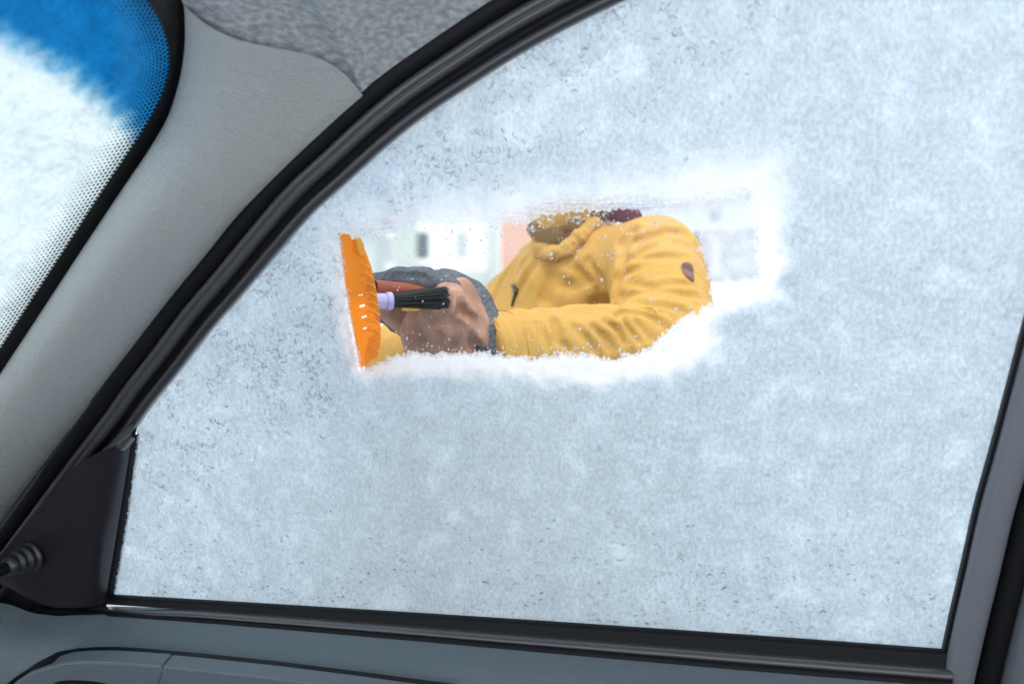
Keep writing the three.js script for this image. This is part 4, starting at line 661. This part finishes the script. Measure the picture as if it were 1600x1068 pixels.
function house(name, label, px0, px1, depth, h, wall, roofM, opts = {}) {
  const a = atDepth(px0, 534, depth), b = atDepth(px1, 534, depth), mid = a.clone().add(b).multiplyScalar(0.5), w = a.distanceTo(b), g = thing(name, label, 'house');
  const y0 = groundY(mid.x, mid.z) - 0.3; g.position.set(mid.x, y0, mid.z); g.rotation.y = (opts.turn ?? 0) + YAW;
  const D = opts.deep ?? 7; const bx = (n, sx, sy, sz, x, y, z, m, par = g) => { const o = mesh(n, new THREE.BoxGeometry(sx, sy, sz), m, par); o.position.set(x, y, z); return o; };
  bx('wall', w, h, D, 0, h / 2, -D / 2, wall);
  const s = new THREE.Shape([[-D / 2 - 0.4, 0], [D / 2 + 0.4, 0], [0, opts.roofH ?? 2.4]].map(([x, y]) => new THREE.Vector2(x, y))), rg = new THREE.ExtrudeGeometry(s, { depth: w + 0.6, bevelEnabled: false }); rg.rotateY(Math.PI / 2); rg.translate(-w / 2 - 0.3, h + 0.003, -D / 2);
  mesh('roof', rg, roofM, g);
  const X = (px) => (px - (px0 + px1) / 2) / (px1 - px0) * w, Y = (py) => 1.2 + (534 - py) / FPX * depth - y0;
  return { g, bx, X, Y, w };
}
{
  const h = house('white_house', 'white rendered house with one narrow dark window behind the gloves', 540, 776, 40, 5.2, M.wallWhite, M.snowcap);
  const win1 = h.bx('window', h.X(671) - h.X(651), h.Y(362) - h.Y(405), 0.08, h.X(661), h.Y(383.5), 0.0, M.frameWhite);
  const pane = mesh('pane', new THREE.BoxGeometry(0.42, 1.0, 0.04), M.pane, win1); pane.position.z = 0.06;
  for (const [wx, wy] of [[604, 388], [722, 380]]) { const w2 = h.bx('window', 0.5, 1.0, 0.08, h.X(wx), h.Y(wy), 0.0, M.frameWhite); const p2 = mesh('pane', new THREE.BoxGeometry(0.36, 0.86, 0.04), M.roofGrey, w2); p2.position.z = 0.06; }
  h.bx('base_band', h.w + 0.06, 0.5, 0.12, 0, 0.75, 0.05, M.wallGrey);
  h.bx('sill', 0.75, 0.1, 0.2, h.X(661), h.Y(408), 0.06, M.snowcap);
  h.bx('corner_panel', h.X(650) - h.X(620), 5.0, 0.25, h.X(635), 2.6, 0.08, M.wallGrey);
  h.bx('end_panel', h.X(780) - h.X(764), 5.0, 0.25, h.X(772), 2.6, 0.08, M.wallGrey);
  const b = house('brick_house', 'salmon brick house front beside the yellow collar', 782, 900, 52, 5.6, M.brick, M.roofGrey);
  b.bx('plinth', b.w + 0.1, 1.3, 0.2, 0, 0.75, 0.08, M.wallGrey);
  const s = house('shed', 'low shed with red brown roof behind the top of the scraper', 470, 584, 33, 2.95, M.wallGrey, M.roofRed, { roofH: 0.5, deep: 3 });
  s.bx('door', 0.7, 1.7, 0.06, 0.2, 1.4, 0.02, M.frameWhite);
}
{ // shop front on the right, its face running away to the left
  const turn = YAW + 0.42, c = atDepth(1120, 440, 21), g = thing('shop_front', 'pale shop front with a wide fascia, white posts and tall windows', 'building'); g.position.set(c.x, c.y - 0.25, c.z); g.rotation.y = -0.5 + YAW;
  const bx = (n, sx, sy, sz, x, y, z, m, par = g) => { const o = mesh(n, new THREE.BoxGeometry(sx, sy, sz), m, par); o.position.set(x, y, z); return o; };
  bx('wall', 9, 5.4, 5, 1.5, 0.0, -2.65, M.shopWall);
  const fas = bx('fascia', 9.2, 0.56, 0.4, 1.5, 1.6, 0.05, M.shopWall);
  bx('eave', 9.6, 0.2, 0.8, 1.5, 2.0, 0.1, M.slate);
  bx('roof_snow', 9.6, 0.2, 5.6, 1.5, 2.85, -2.4, M.snowcap);
  bx('soffit', 9.2, 0.12, 0.3, 1.5, 1.25, 0.1, M.slate);
  const em = mesh('round_emblem', new THREE.CylinderGeometry(0.13, 0.13, 0.05, 24), M.slate, fas); em.rotation.x = Math.PI / 2; em.position.set(-1.45, 0, 0.225);
  for (let k = 0; k < 8; k++) { const x = -2.6 + k * 1.05; const w = bx('window', 0.78, 0.95, 0.06, x, 0.68, -0.12, M.frameWhite); const p = mesh('pane', new THREE.BoxGeometry(0.62, 0.82, 0.04), k % 3 ? M.paneRose : M.roofGrey, w); p.position.z = 0.03; bx('post', 0.16, 1.25, 0.16, x + 0.52, 0.6, 0.0, M.frameWhite); }
  // bare shrub in the snow before it
  const r = rng(3), tw = []; const at = atDepth(1150, 440, 17.5);
  for (let i = 0; i < 70; i++) { const a = r() * 6.28, l = 0.12 + 0.25 * r(), s = V3((r() - 0.5) * 1.9, 0, (r() - 0.5) * 0.4); tw.push(new THREE.TubeGeometry(new THREE.QuadraticBezierCurve3(s, s.clone().add(V3(Math.cos(a) * l * 0.3, l * 0.5, 0)), s.clone().add(V3(Math.cos(a) * l, l * (0.4 + 0.5 * r()), Math.sin(a) * l * 0.4))), 4, 0.012, 4)); }
  const sh = thing('bare_shrub', 'low bare shrub in the snow in front of the shop windows', 'shrub'); sh.position.set(at.x, at.y - 0.1, at.z);
  mesh('branches', mergeGeometries(tw), M.twig, sh);
  const bank = new THREE.SphereGeometry(1, 40, 16); bank.scale(4.4, at.y - groundY(at.x, at.z) + 0.02, 1.6); const bp = bank.attributes.position; for (let i = 0; i < bp.count; i++) bp.setY(i, bp.getY(i) + 0.08 * n2(bp.getX(i) * 1.5, bp.getZ(i) * 3)); bank.computeVertexNormals();
  const bk = mesh('snow_bank', bank, M.ground); bk.position.set(at.x, groundY(at.x, at.z) - 0.02, at.z); tag(bk, 'rounded snow bank piled below the shop windows', 'snow bank');
}
renderer.render(scene, camera);
